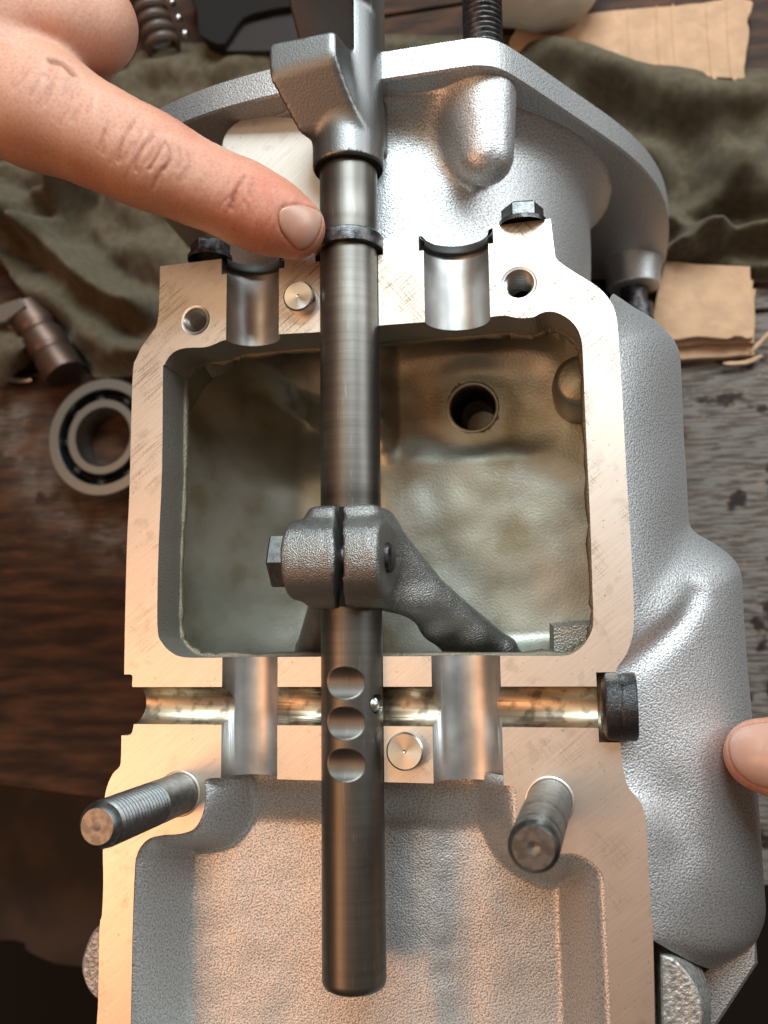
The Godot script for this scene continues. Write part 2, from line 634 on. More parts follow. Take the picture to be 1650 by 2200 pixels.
func bench_image() -> ImageTexture:
	const N := 1024
	var n1 := noise(41, 1.0, 4)
	var n2 := noise(42, 0.012, 4)
	var n3 := noise(43, 0.05, 3)
	var data := PackedByteArray()
	data.resize(N * N * 3)
	for j in N:
		var z := float(j) / N * 640.0 - 340.0
		for i in N:
			var x := float(i) / N * 640.0 - 400.0
			var s := n1.get_noise_2d(x * 0.02, z * 0.11) * 0.5 + 0.5
			var s2 := n1.get_noise_2d(x * 0.05 + 77.0, z * 0.6) * 0.5 + 0.5
			var base := Color(0.18, 0.125, 0.095).lerp(Color(0.37, 0.245, 0.17), smoothstep(0.15, 0.95, s))
			base = base.lerp(Color(0.52, 0.30, 0.17), smoothstep(0.62, 0.85, s2) * smoothstep(-0.1, 0.35, n2.get_noise_2d(x, z)) * 0.7)
			# grey, bare wood where the varnish has gone, on the right side
			var wear_and_sheen := smoothstep(20.0, 55.0, x + 14.0 * n2.get_noise_2d(x * 3.0, z * 3.0)) * smoothstep(-205.0, -150.0, z)
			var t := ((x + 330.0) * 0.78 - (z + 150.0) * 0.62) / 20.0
			wear_and_sheen = maxf(wear_and_sheen, exp(-t * t) * smoothstep(-20.0, -60.0, z) * 0.95 * (0.75 + n3.get_noise_2d(x * 0.6, z * 0.6)))  # left diagonal band: window reflection painted into the wood colour
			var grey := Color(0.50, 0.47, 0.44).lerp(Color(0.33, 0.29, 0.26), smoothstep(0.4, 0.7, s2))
			base = base.lerp(grey, wear_and_sheen * 0.85)
			var spot := smoothstep(0.26, 0.46, n2.get_noise_2d(x * 2.6 + 500.0, z * 3.4)) * wear_and_sheen
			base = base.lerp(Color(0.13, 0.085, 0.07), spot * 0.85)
			var fleck := smoothstep(0.45, 0.6, n3.get_noise_2d(x * 3.0, z * 4.0)) * wear_and_sheen
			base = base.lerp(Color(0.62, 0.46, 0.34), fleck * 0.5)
			var k := (j * N + i) * 3
			data[k] = int(clampf(base.r, 0, 1) * 255)
			data[k + 1] = int(clampf(base.g, 0, 1) * 255)
			data[k + 2] = int(clampf(base.b, 0, 1) * 255)
	return ImageTexture.create_from_image(Image.create_from_data(N, N, false, Image.FORMAT_RGB8, data))

func build_bench() -> void:
	var m := plain(Color(0.9, 0.9, 0.9), 0.0, 0.6)
	m.metallic_specular = 0.25
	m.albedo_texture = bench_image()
	tri(m, 640.0, Vector3(400.0 / 640.0, 0, 340.0 / 640.0))
	bump(m, m.albedo_texture, 0.6)
	M.bench = m
	var o := thing("workbench", "dark worn wooden workbench of wide boards under the gearbox housing", "", Vector3(-60, BENCH, -120), "", "structure")
	var edges := [-520.0, -330.0, -150.0, P(110, 1705, BENCH).z]
	for k in edges.size() - 1:
		var b := Builder.new()
		var z0: float = edges[k] + 0.7
		var z1: float = edges[k + 1] - 0.7
		var front := PackedVector2Array([Vector2(420, z1), Vector2(-520, z1)])
		if k == edges.size() - 2:       # the front edge runs a little askew
			var pa := P(0, 1690, BENCH)
			var pb := P(1650, 1905, BENCH)
			var sl := (pb.z - pa.z) / (pb.x - pa.x)
			front = PackedVector2Array([Vector2(420, pa.z + sl * (420 - pa.x)), Vector2(pa.x, pa.z), Vector2(-520, pa.z + sl * (-520 - pa.x))])
		b.prism(PackedVector2Array([Vector2(-520, z0), Vector2(420, z0)]) + front, BENCH - (0.0 if k % 2 else 0.3), BENCH - 26.0, 1.0)
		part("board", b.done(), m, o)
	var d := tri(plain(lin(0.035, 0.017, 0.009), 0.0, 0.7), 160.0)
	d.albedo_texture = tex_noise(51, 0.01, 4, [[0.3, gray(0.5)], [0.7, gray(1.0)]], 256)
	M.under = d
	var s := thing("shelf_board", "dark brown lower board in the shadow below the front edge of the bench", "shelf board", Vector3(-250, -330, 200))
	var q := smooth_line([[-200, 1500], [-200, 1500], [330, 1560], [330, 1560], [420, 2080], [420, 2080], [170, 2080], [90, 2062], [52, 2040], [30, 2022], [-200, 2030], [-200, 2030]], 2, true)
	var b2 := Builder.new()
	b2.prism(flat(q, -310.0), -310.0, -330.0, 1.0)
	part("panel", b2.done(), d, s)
	var g := MeshInstance3D.new()
	g.name = "floor"
	var pm := PlaneMesh.new()
	pm.size = Vector2(6, 6)
	g.mesh = pm
	g.position = Vector3(0, -0.85, 0)
	g.material_override = plain(lin(0.012, 0.009, 0.007), 0.0, 0.9)
	g.set_meta("label", "black floor in deep shadow far below the bench")
	g.set_meta("kind", "structure")
	add_child(g)

# ------------------------------------------------------------------ the gearbox housing
const OUTER := [[344, 572], [344, 572], [1183, 470], [1183, 470], [1191, 536], [1197, 558], [1230, 582], [1284, 616], [1312, 648], [1324, 680], [1330, 740], [1338, 870], [1345, 1000], [1357, 1200], [1362, 1310], [1360, 1362], [1346, 1405], [1326, 1434], [1325, 1449], [1325, 1449], [1333, 1596], [1333, 1596], [1338, 1648], [1350, 1692], [1374, 1722], [1388, 1762], [1393, 1850], [1399, 1950], [1403, 2010], [1407, 2200], [1410, 2420], [1410, 2420], [196, 2420], [196, 2420], [208, 2200], [211, 2147], [214, 1992], [219, 1967], [222, 1895], [221, 1828], [224, 1730], [229, 1694], [242, 1663], [257, 1647], [260, 1627], [261, 1580], [261, 1580], [281, 1578], [288, 1555], [296, 1520], [296, 1477], [296, 1477], [284, 1475], [284, 1451], [267, 1449], [267, 1449], [269, 1320], [273, 1165], [278, 1062], [282, 908], [286, 794], [294, 768], [306, 743], [325, 717], [338, 694], [342, 650]]
const WINDOW := [[350, 805], [353, 784], [366, 763], [384, 751], [407, 747], [438, 746], [459, 740], [477, 732], [487, 730], [487, 730], [600, 718], [690, 713], [818, 699], [912, 692], [912, 692], [1052, 681], [1052, 681], [1085, 678], [1112, 683], [1143, 682], [1160, 674], [1181, 669], [1207, 676], [1233, 696], [1247, 722], [1252, 756], [1256, 856], [1261, 969], [1268, 1114], [1273, 1268], [1275, 1330], [1271, 1356], [1256, 1383], [1233, 1402], [1206, 1409], [1109, 1409], [690, 1411], [464, 1413], [394, 1412], [366, 1400], [348, 1381], [339, 1358], [338, 1289], [341, 1165], [348, 1010]]
const TRAY_LEFT := [[470, 1671], [470, 1671], [448, 1673], [440, 1681], [442, 1709], [438, 1740], [428, 1766], [412, 1784], [381, 1792], [350, 1794], [322, 1801], [304, 1817], [294, 1838], [290, 1864], [285, 1992], [281, 2200], [278, 2380]]
const TRAY_RIGHT := [[1318, 2380], [1313, 2200], [1307, 2070], [1301, 1941], [1297, 1887], [1284, 1864], [1258, 1843], [1228, 1833], [1191, 1836], [1160, 1834], [1128, 1812], [1113, 1778], [1111, 1745], [1109, 1704], [1104, 1691], [1082, 1687], [1082, 1687]]

func to_poly(pts: Array, per := 3, closed := true) -> PackedVector2Array:
	return flat(smooth_line(pts, per, closed))

func csg_poly(poly: PackedVector2Array, top: float, depth: float, m: Material) -> CSGPolygon3D:
	var c := CSGPolygon3D.new()
	var q := PackedVector2Array()
	for p in poly:
		q.append(Vector2(p.x, -p.y))
	if Geometry2D.is_polygon_clockwise(q):
		q.reverse()
	c.polygon = q
	c.depth = depth
	c.rotation = Vector3(-PI / 2, 0, 0)
	c.position = Vector3(0, top, 0)
	c.material = m
	return c

func csg_rod(a: Vector3, b: Vector3, r: float, m: Material, sides := 48) -> CSGCylinder3D:
	var c := CSGCylinder3D.new()
	c.radius = r
	c.height = (b - a).length()
	c.sides = sides
	c.transform = along((a + b) * 0.5, b - a)
	c.material = m
	return c

func cut(c: CSGShape3D, parent: CSGShape3D) -> void:
	c.operation = CSGShape3D.OPERATION_SUBTRACTION
	c.name = "cut_%d" % parent.get_child_count()
	parent.add_child(c, true)

func build_housing() -> void:
	var base := Vector3(-67, BENCH, -20)
	var h := thing("gearbox_housing", "open cast aluminium gearbox housing with machined tan face, square window and rough grey flanks", "gearbox housing", base)
	# ---- the machined face with its openings
	var fl := CSGCombiner3D.new()
	fl.name = "flange"
	fl.position = -base
	h.add_child(fl)
	var body := csg_poly(to_poly(OUTER), 0.0, 17.0, M.machined)
	body.name = "body"
	fl.add_child(body)
	cut(csg_poly(to_poly(WINDOW), 1.0, 20.0, M.wall), fl)
	var tray_line := smooth_line(TRAY_LEFT, 3) + smooth_line(TRAY_RIGHT, 3)
	cut(csg_poly(flat(tray_line), 1.0, 20.0, M.wall), fl)
	var bl := -98.2
	var br := -34.9
	cut(csg_rod(Vector3(bl, 0, -135), Vector3(bl, 0, 60), 8.55, M.bore, 64), fl)
	cut(csg_rod(Vector3(br, 0, -135), Vector3(br, 0, 60), 9.6, M.bore, 64), fl)
	cut(csg_rod(Vector3(-67.4, 0, -135), Vector3(-67.4, 0, 60), 9.0, M.bore, 64), fl)
	cut(csg_rod(Vector3(bl, 0, -140), Vector3(bl, 0, -113.6), 10.3, M.bore, 64), fl)
	cut(csg_rod(Vector3(br, 0, -140), Vector3(br, 0, -114.6), 11.1, M.bore, 64), fl)
	cut(csg_rod(Vector3(-67.4, 0, -140), Vector3(-67.4, 0, -114.6), 10.6, M.bore, 64), fl)
	cut(csg_rod(Vector3(-150, 0, 18.4), Vector3(0.6, 0, 18.4), 5.45, M.groove, 48), fl)
	cut(csg_rod(Vector3(0.3, 0, 18.4), Vector3(20, 0, 18.4), 9.2, M.groove, 48), fl)
	for q in [[420, 688, 4.35], [1115, 610, 4.75]]:
		var p := P(q[0], q[1])
		cut(csg_rod(p + Vector3(0, 2, 0), p - Vector3(0, 25, 0), q[2], M.wall, 40), fl)
	# thread inserts in the two holes
	for q in [[420, 688, 4.3], [1115, 610, 4.7]]:
		var p := P(q[0], q[1])
		var r: float = q[2]
		var prof := [[r + 0.15, 0.25], [r - 0.35, 0.2], [r - 0.35, 0.2]]
		for t in thread(r - 0.05, 0.95, 1.6, 0.3, 18.0):
			prof.append([t[0], -t[1]])
		part("thread_insert", lathe(prof, p, Vector3.UP, 44), M.bright, h)
		part("hole_bottom", lathe([[r - 0.6, -16.5], [0.01, -17.5]], p, Vector3.UP, 24), M.dark, h)
		part("hole_rim", lathe([[r + 0.75, 0.06], [r + 0.1, 0.14], [r - 0.3, -0.5]], p, Vector3.UP, 44), M.bright, h)
	# ---- ragged lip of casting flash round the window's lower edge
	var lip_n := noise(60, 0.35, 3)
	var lip := Builder.new()
	var win := to_poly(WINDOW, 4)
	var wn := win.size()
	lip.grid(wn, 3, func(u: float, v: float) -> Vector3:
		var i := int(round(u * wn)) % wn
		var p := win[i]
		var a := (win[(i + 1) % wn] - win[(i + wn - 1) % wn]).normalized()
		var inw := Vector2(-a.y, a.x)
		if Geometry2D.is_polygon_clockwise(win):
			inw = -inw
		var e := lip_n.get_noise_2d(p.x * 4.0, p.y * 4.0)
		var out := [-0.3, 0.5 + 0.6 * e, 1.1 + 1.4 * e, -0.3][int(round(v * 3))] as float
		var y := [-15.4 + e, -15.6 + e * 0.6, -16.6 + e * 0.8, -17.6][int(round(v * 3))] as float
		return Vector3(p.x + inw.x * out, y, p.y + inw.y * out), true)
	part("casting_lip", lip.done(), M.lip, h)
	# ---- cavity: floor and walls
	part("cavity_floor", cavity_floor(), M.oily, h)
	var pit := P(1012, 868, -46.0)
	part("drain_hole", lathe([[7.5, -54.0], [7.3, -64.0], [5.7, -64.3], [5.5, -85.0], [0.01, -85.0]], Vector3(pit.x, 0, pit.z), Vector3.UP, 40), M.black, h)
	var cw := Builder.new()
	var loop := [Vector2(-124, -113), Vector2(-12, -113), Vector2(-5, -94), Vector2(7, -76), Vector2(13, 36), Vector2(-136, 36), Vector2(-133, -74), Vector2(-126, -96)]
	for i in 8:
		var a: Vector2 = loop[i]
		var b: Vector2 = loop[(i + 1) % 8]
		var k := cw.vert(Vector3(a.x, -16.9, a.y))
		cw.vert(Vector3(b.x, -16.9, b.y)); cw.vert(Vector3(b.x, -86, b.y)); cw.vert(Vector3(a.x, -86, a.y))
		cw.quad(k, k + 1, k + 2, k + 3)
	part("cavity_wall", cw.done(), M.oily, h)
	var ledge := Builder.new()
	ledge.prism(flat([[1180, 1338], [1290, 1330], [1300, 1420], [1180, 1420]], -32.0), -32.0, -60.0, 2.0)
	part("cavity_ledge", ledge.done(), M.wall, h)
	part("cavity_boss", lathe([[0.01, 2], [6, 1.6], [8, 0], [9, -8], [9, -30]], P(1246, 818, -27.0), Vector3.UP, 30), M.oily, h)
	# ---- lower tray
	part("tray", tray(), M.cast, h)
	# ---- flanks
	part("casing_side", casing_side(), M.cast, h)
	var sk := Builder.new()
	var out := to_poly(OUTER, 2)
	var on := out.size()
	sk.grid(on, 2, func(u: float, v: float) -> Vector3:
		var i := int(round(u * on)) % on
		var p := out[i]
		var a := (out[(i + 1) % on] - out[(i + on - 1) % on]).normalized()
		var inw := Vector2(-a.y, a.x)
		if Geometry2D.is_polygon_clockwise(out):
			inw = -inw
		p += inw * ([4.5, 8.0, 14.0][int(round(v * 2))] as float)
		return Vector3(p.x, [-16.8, -60.0, BENCH + 12.0][int(round(v * 2))], p.y), true)
	part("casing_wall", sk.done(), M.cast, h)
	# ---- cast pads at the foot, left and right
	var pad := Builder.new()
	var right_pad := flat(smooth_line([[1424, 2300], [1424, 2300], [1421, 2150], [1419, 2052], [1419, 2052], [1442, 2058], [1466, 2078], [1490, 2110], [1506, 2148], [1510, 2180], [1500, 2240], [1490, 2300], [1490, 2300]], 3, true), -7.0)
	var foot := flat(smooth_line([[1414, 2310], [1414, 2310], [1411, 2150], [1405, 2000], [1405, 2000], [1450, 2010], [1490, 2050], [1515, 2100], [1528, 2148], [1532, 2190], [1528, 2240], [1520, 2310], [1520, 2310]], 3, true), -20.0)
	pad.prism(right_pad, -7.0, -24.0, 0.5, foot)
	part("cast_pad", pad.done(), M.pad, h)
	var web := Builder.new()
	web.prism(flat([[1400, 2020], [1500, 2090], [1590, 2030], [1625, 2015], [1629, 2072], [1545, 2200], [1470, 2330], [1400, 2330]], -34.0), -34.0, -120.0, 1.0)
	part("cast_web", web.done(), M.cast, h)
	pad = Builder.new()
	pad.prism(flat(smooth_line([[230, 1980], [230, 1980], [214, 1987], [196, 2006], [181, 2040], [173, 2076], [178, 2106], [190, 2132], [210, 2150], [230, 2150], [230, 2150]], 3, true), -5.0), -5.0, -60.0, 0.8)
	part("cast_pad", pad.done(), M.pad, h)
	# ---- bell end
	build_bell(h)
	# ---- dowel pins
	for q in [[640, 635, 4.75], [869, 1615, 5.2]]:
		var r: float = q[2]
		var p := P(q[0], q[1], 4.6)
		part("dowel_pin", lathe([[0.01, -0.5], [0.5, -0.12], [0.5, -0.12], [r - 0.5, 0.0], [r - 0.5, 0.0], [r, -0.5], [r, -0.5], [r, -12]], p, Vector3.UP, 48), M.turned, h)
	# ---- studs by the tray
	var s1 := P(385, 1705)
	var top := P(208, 1776, 45.0)
	var prof := [[0.01, 45.2], [1.2, 45.0], [1.2, 45.0], [4.4, 45.0], [4.4, 45.0], [5.75, 43.4]]
	prof.append_array(flip_profile(thread(5.95, 0.75, 1.6, 17.0, 43.3)))
	prof.append_array([[5.9, 16.5], [5.95, 12.0], [5.95, 11.5], [5.9, 11.0], [5.95, -6.0]])
	part("stud", lathe(prof, s1, top - s1, 48), M.stud, h)
	part("stud_collar", lathe([[6.6, 0.05], [6.1, 0.3], [5.9, 0.1]], s1, Vector3.UP, 40), M.machined, h)
	s1 = P(1181, 1722)
	top = P(1146, 1822, 50.0)
	prof = [[0.01, 49.7], [1.5, 50.0], [1.5, 50.0], [4.6, 50.0], [4.6, 50.0], [5.7, 48.6], [5.75, 44.0], [5.45, 43.4], [5.45, 42.6], [5.75, 42.0], [5.8, 31.0], [5.5, 30.0], [5.5, 28.0], [5.85, 26.5], [5.85, -6.0]]
	part("stud", lathe(prof, s1, top - s1, 48), M.stud, h)
	part("stud_collar", lathe([[6.6, 0.05], [6.1, 0.3], [5.9, 0.1]], s1, Vector3.UP, 40), M.machined, h)
	# ---- black plug in the end of the cross drilling
	part("plug", lathe([[0.01, -0.6], [4.0, -0.6], [7.4, 0.0], [8.6, 0.9], [8.6, 0.9], [8.9, 1.6], [8.9, 4.2], [8.6, 4.6], [8.6, 5.0], [8.9, 5.4], [8.9, 8.4], [8.3, 8.9], [8.3, 8.9], [5.0, 8.9], [4.6, 6.0], [0.01, 6.0]], Vector3(1.6, 0.4, 18.2), Vector3(1, 0, 0), 44), M.paint, h)
	# ---- bolts in the end face and half-round seals
	for q in [[1120, 462, 6.2, 0.3, -2.5], [447, 548, 6.2, 0.1, -3.0]]:
		var p := PZ(q[0], q[1], -121.0)
		p.y = q[4]
		part("hex_bolt", hex(q[2], 4.6, p, Vector3(0, 0, -1), q[3], 0.0), M.stud if q[0] > 800 else M.black, h)
		part("washer", lathe([[7.0, 0.0], [7.0, 1.3], [7.0, 1.3], [4.0, 1.3]], p + Vector3(0, 0, 1.3), Vector3(0, 0, -1), 36), M.black, h)
	for q in [[bl, 10.2, 8.6], [br, 11.0, 9.6]]:
		var sb := Builder.new()
		var cx: float = q[0]
		var ro: float = q[1]
		var ri: float = q[2]
		sb.grid(40, 5, func(u: float, v: float) -> Vector3:
			var a := lerpf(PI + 0.06, TAU - 0.06, u)
			var k := int(round(v * 5))
			var r := [ro, ri, ri - 0.2, ri + 0.1, ri + 1.2, ro][k] as float
			var z := [-116.4, -116.2, -117.0, -119.0, -119.6, -119.6][k] as float
			return Vector3(cx + cos(a) * r, sin(a) * r, z))
		part("seal", sb.done(), M.seal, h)

func flip_profile(p: Array) -> Array:
	p.reverse()
	return p

func cavity_floor() -> ArrayMesh:
	var b := Builder.new()
	var n := noise(61, 0.03, 3)
	var pit := P(1012, 868, -46.0)
	var c1 := P(600, 850, -46.0)
	var c2 := P(610, 1030, -46.0)
	var pocket := P(1015, 870, -46.0)
	var up_line := flat([[470, 770], [560, 820], [640, 850], [690, 900], [700, 1000]], -46.0)
	b.grid(190, 180, func(u: float, v: float) -> Vector3:
		var z := lerpf(-112.0, 38.0, v)
		var x := lerpf(lerpf(-121.0, -132.0, smoothstep(-112.0, -74.0, z)), 12.0 - 22.0 * smoothstep(-84.0, -104.0, z), u)
		var q := Vector2(x, z)
		var y := -48.0 + n.get_noise_2d(x * 0.6, z * 0.6) * 1.3
		# pocket round the drain hole
		var dx := (x - pocket.x) / 24.0
		var dz := (z - pocket.z) / 14.5
		var e := sqrt(dx * dx * dx * dx + dz * dz * dz * dz)
		y -= 3.2 * (1.0 - smoothstep(0.1, 1.8, e))
		var wall := clampf((-100.0 - x + n.get_noise_2d(z * 0.4, 3.0) * 3.0) / 32.0, 0.0, 1.0)
		y += 44.0 * pow(wall, 2.0) - 20.0 * smoothstep(-66.0, -92.0, x + n.get_noise_2d(z, 9.0) * 6.0)
		# step that falls from the upper right of the left half
		if x < -62.0:
			var sd := (q - up_line[2]).dot(Vector2(0.5, -0.87)) + n.get_noise_2d(x * 2.0, z * 2.0) * 3.0
			y += 8.0 * smoothstep(-7.0, 6.0, sd) * smoothstep(-62.0, -72.0, x) * smoothstep(-128.0, -104.0, x) - 6.0 * exp(-pow((q - Vector2(c1.x, c1.z + 8.0)).length() / 20.0, 2.0))
			y += 4.0 * exp(-pow((q - Vector2(c2.x, c2.z)).length() / 20.0, 2.0))
		y += smoothstep(-2.0, 12.0, z) * 10.0 * smoothstep(-60.0, -20.0, x)
		# the hole itself
		var r := Vector2(x - pit.x, z - pit.z).length()
		y = lerpf(-50.5, y, smoothstep(10.0, 18.0, r))
		if r < 8.2:
			y = -80.0
		return Vector3(x, y, z))
	# bored sleeve of the hole
	b.lathe([[9.6, -51.0], [9.0, -50.35], [8.2, -50.3], [7.8, -50.7], [7.8, -50.7], [7.6, -64.0], [7.6, -64.0], [6.0, -64.4], [6.0, -64.4], [5.8, -86.0]], Transform3D(Basis(), Vector3(pit.x, 0, pit.z)), 56)
	return b.done()

func tray() -> ArrayMesh:
	var left := flat(smooth_line(TRAY_LEFT.slice(2), 3))
	var right := flat(smooth_line(TRAY_RIGHT.slice(0, TRAY_RIGHT.size() - 2), 3))
	var poly := flat(smooth_line(TRAY_LEFT, 3) + smooth_line(TRAY_RIGHT, 3))
	var n := noise(62, 0.05, 3)
	var b := Builder.new()
	var nu := 210
	var nv := 190
	var id := {}
	var x0 := -142.0
	var z0 := 37.0
	var st := 0.72
	for j in nv:
		for i in nu:
			var x := x0 + i * st
			var z := z0 + j * st
			var q := Vector2(x, z)
			var inside := Geometry2D.is_point_in_polygon(q, poly)
			var dl := line_dist(q, left)
			var dr := line_dist(q, right)
			if not inside and minf(dl, dr) > 1.6 and z > 44.0:
				continue
			if not inside and z <= 44.0 and minf(dl, dr) > 1.6 and (x < -118.0 or x > -15.0):
				continue
			var sl := smoothstep(0.0, 1.0, clampf(dl / 10.0, 0.0, 1.0))
			var sr := smoothstep(0.0, 1.0, clampf(dr / 14.0, 0.0, 1.0))
			sl = lerpf(clampf(dl / 9.0, 0.0, 1.0), sl, 0.7)
			var deep := lerpf(12.0, 20.0, smoothstep(38.0, 56.0, z))
			# ribs along the floor
			deep -= 1.2 * (1.0 - smoothstep(-50.0, -42.0, x + n.get_noise_2d(z, 5.0) * 2.0)) - 1.4 * smoothstep(-70.0, -95.0, x)
			deep += 0.5 * exp(-pow((x + 39.0) / 5.0, 2.0))
			var y := -deep * minf(sl, sr) - 0.35 + n.get_noise_2d(x, z) * 0.22 * minf(sl, sr)
			if not inside and z > 44.0:
				y = -0.5
			id[j * nu + i] = b.vert(Vector3(x, y, z))
	for k in id:
		if id.has(k + 1) and id.has(k + nu) and id.has(k + nu + 1) and (k + 1) % nu != 0:
			b.quad(id[k], id[k + 1], id[k + nu + 1], id[k + nu])
	return b.done()

func casing_side() -> ArrayMesh:
	var inner := smooth_line([[1313, 649], [1318, 660], [1324, 680], [1327, 700], [1329, 730], [1331, 760], [1338, 870], [1344, 990], [1351, 1100], [1356, 1190], [1359, 1250], [1361, 1310], [1360, 1360], [1352, 1395], [1338, 1420], [1326, 1445], [1330, 1520], [1333, 1600], [1338, 1650], [1352, 1694], [1376, 1726], [1388, 1762], [1393, 1850], [1399, 1950], [1403, 1990], [1404, 2010], [1404, 2016]], 5)
	var outer := smooth_line([[1322, 653], [1345, 666], [1372, 681], [1403, 696], [1434, 722], [1454, 748], [1462, 785], [1467, 908], [1475, 1036], [1479, 1115], [1484, 1134], [1498, 1148], [1531, 1167], [1567, 1193], [1585, 1216], [1593, 1244], [1597, 1320], [1604, 1423], [1614, 1529], [1629, 1719], [1640, 1889], [1644, 1950], [1641, 1976], [1634, 1996], [1622, 2018], [1596, 2040], [1540, 2070]], 5)
	var rows := mini(inner.size(), outer.size()) - 1
	var n := noise(63, 0.035, 2)
	var dent := flat([[1345, 1425], [1400, 1385], [1450, 1340], [1490, 1280]], -20.0)
	var dent2 := flat([[1350, 1640], [1420, 1700], [1440, 1800]], -20.0)
	var b := Builder.new()
	var nv := rows * 2
	b.grid(64, nv, func(u: float, v: float) -> Vector3:
		var f := v * rows
		var i := mini(int(f), rows - 1)
		var t := f - i
		var pi := P(lerpf(inner[i][0], inner[i + 1][0], t), lerpf(inner[i][1], inner[i + 1][1], t), -1.2)
		var po := P(lerpf(outer[i][0], outer[i + 1][0], t), lerpf(outer[i][1], outer[i + 1][1], t), -40.0)
		pi.x -= 0.8
		if u > 0.8:
			var k := (u - 0.8) / 0.2
			return Vector3(po.x - 5.0 * k * k, lerpf(-40.0, -150.0, k), po.z)
		var s := u / 0.8
		var drop := lerpf(s, 1.0 - sqrt(maxf(0.0, 1.0 - s * s)), 0.5)
		var p := pi.lerp(po, s)
		p.y = lerpf(-1.2, -40.0, drop)
		var w := sin(PI * s)
		p.y += n.get_noise_2d(p.x * 0.6, p.z * 0.6) * 0.7 * w
		p.y -= 1.8 * exp(-pow(line_dist(Vector2(p.x, p.z), dent) / 3.5, 2.0)) * w
		p.y -= 1.5 * exp(-pow(line_dist(Vector2(p.x, p.z), dent2) / 7.0, 2.0)) * w
		return p)
	return b.done()

func build_bell(h: Node3D) -> void:
	var zp := -171.0
	# the drum with its bolt boss
	var ax := Vector3(-69.4, -90, 0)
	var f := func(p: Vector3) -> float:
		var r := Vector2(p.x - ax.x, p.y - ax.y).length()
		var flare := clampf((-153.0 - p.z) / 18.0, 0.0, 1.0)
		var drum := maxf(r - 74.6 + 1.2 * smoothstep(-150.0, -121.0, p.z) - 9.0 * flare * flare * flare, maxf(p.z + 120.0, -180.0 - p.z))
		var boss := cone(p, Vector3(-26.5, -14.5, -176), Vector3(-27.0, -16.0, -150.5), 10.5, 9.0)
		var wing := cone(p, Vector3(-36, -19, -176), Vector3(-33, -22, -158), 10.0, 7.0)
		return smin(smin(drum, boss, 5.0), wing, 9.0)
	var d := nets(Vector3(-190, -120, -176), Vector3(48, 6, -118), 1.7, f)
	part("bell_drum", d.done(), M.cast, h)
	# the square end plate: near outline, thickness away from the viewer
	var near := [[340, 290], [400, 263], [480, 235], [600, 204], [690, 190], [830, 172], [975, 150], [1030, 144], [1075, 152], [1130, 183], [1230, 250], [1330, 318], [1390, 372], [1424, 425], [1437, 480], [1434, 540], [1424, 590], [1412, 640]]
	var outl := PackedVector2Array()
	for q in smooth_line(near, 4):
		var p := PZ(q[0], q[1], zp)
		if p.y > -175.0:
			outl.append(Vector2(p.x, p.y))
	outl.append(Vector2(30, -182))
	outl.append(Vector2(-150, -182))
	var q1 := PZ(405, 535, zp)
	var q2 := PZ(342, 462, zp)
	outl.append(Vector2(q1.x, q1.y))
	outl.append(Vector2(q2.x, q2.y))
	outl.append(Vector2(q2.x - 9, q2.y + 22))
	outl.append(Vector2(-158, -30))
	outl.append(Vector2(-148, -18))
	var b := Builder.new()
	# prism works in (x, z) with y up: turn so that its y runs towards the viewer
	b.prism(outl, zp, zp - 9.5, 0.7, PackedVector2Array(), Transform3D(Basis(Vector3(1, 0, 0), Vector3(0, 0, 1), Vector3(0, 1, 0)), Vector3.ZERO))
	part("bell_flange", b.done(), M.cast, h)
	var mp := Builder.new()
	mp.prism(flat(smooth_line([[474, 318], [490, 276], [540, 244], [620, 222], [712, 212], [712, 212], [712, 480], [712, 480], [600, 500], [520, 470], [482, 390]], 3, true), -11.0), -11.0, -60.0, 0.6)
	part("machined_pad", mp.done(), M.machined, h)
	# long threaded rod through its top corner
	var rp := [[0.01, 0.0], [5.2, 0.0], [6.0, 1.0]]
	rp.append_array(thread(6.35, 0.75, 1.75, 1.2, 96.0))
	part("threaded_rod", lathe(flip_profile(rp), Vector3(-26.4, -13.5, -276), Vector3(0, 0, 1), 44), M.black, h)
	# lower ear with its bolt
	var e := PZ(1352, 612, -166.0)
	part("ear", lathe([[14.5, 0.0], [12.6, 6.0], [11.8, 13.0], [11.8, 13.0], [11.0, 14.0], [6.0, 14.0]], Vector3(e.x + 1, -164, -172), Vector3(0, 0, 1), 36), M.cast, h)
	part("ear_bolt", lathe([[5.8, 0.0], [5.8, 10.0], [5.8, 10.0], [8.2, 10.0], [8.2, 10.0], [8.2, 17.0], [7.4, 18.0], [0.01, 18.0]], Vector3(e.x + 1, -164, -160), Vector3(0, 0, 1), 32), M.black, h)

# ------------------------------------------------------------------ shift rail, its lug and its fork
const RX := -67.4

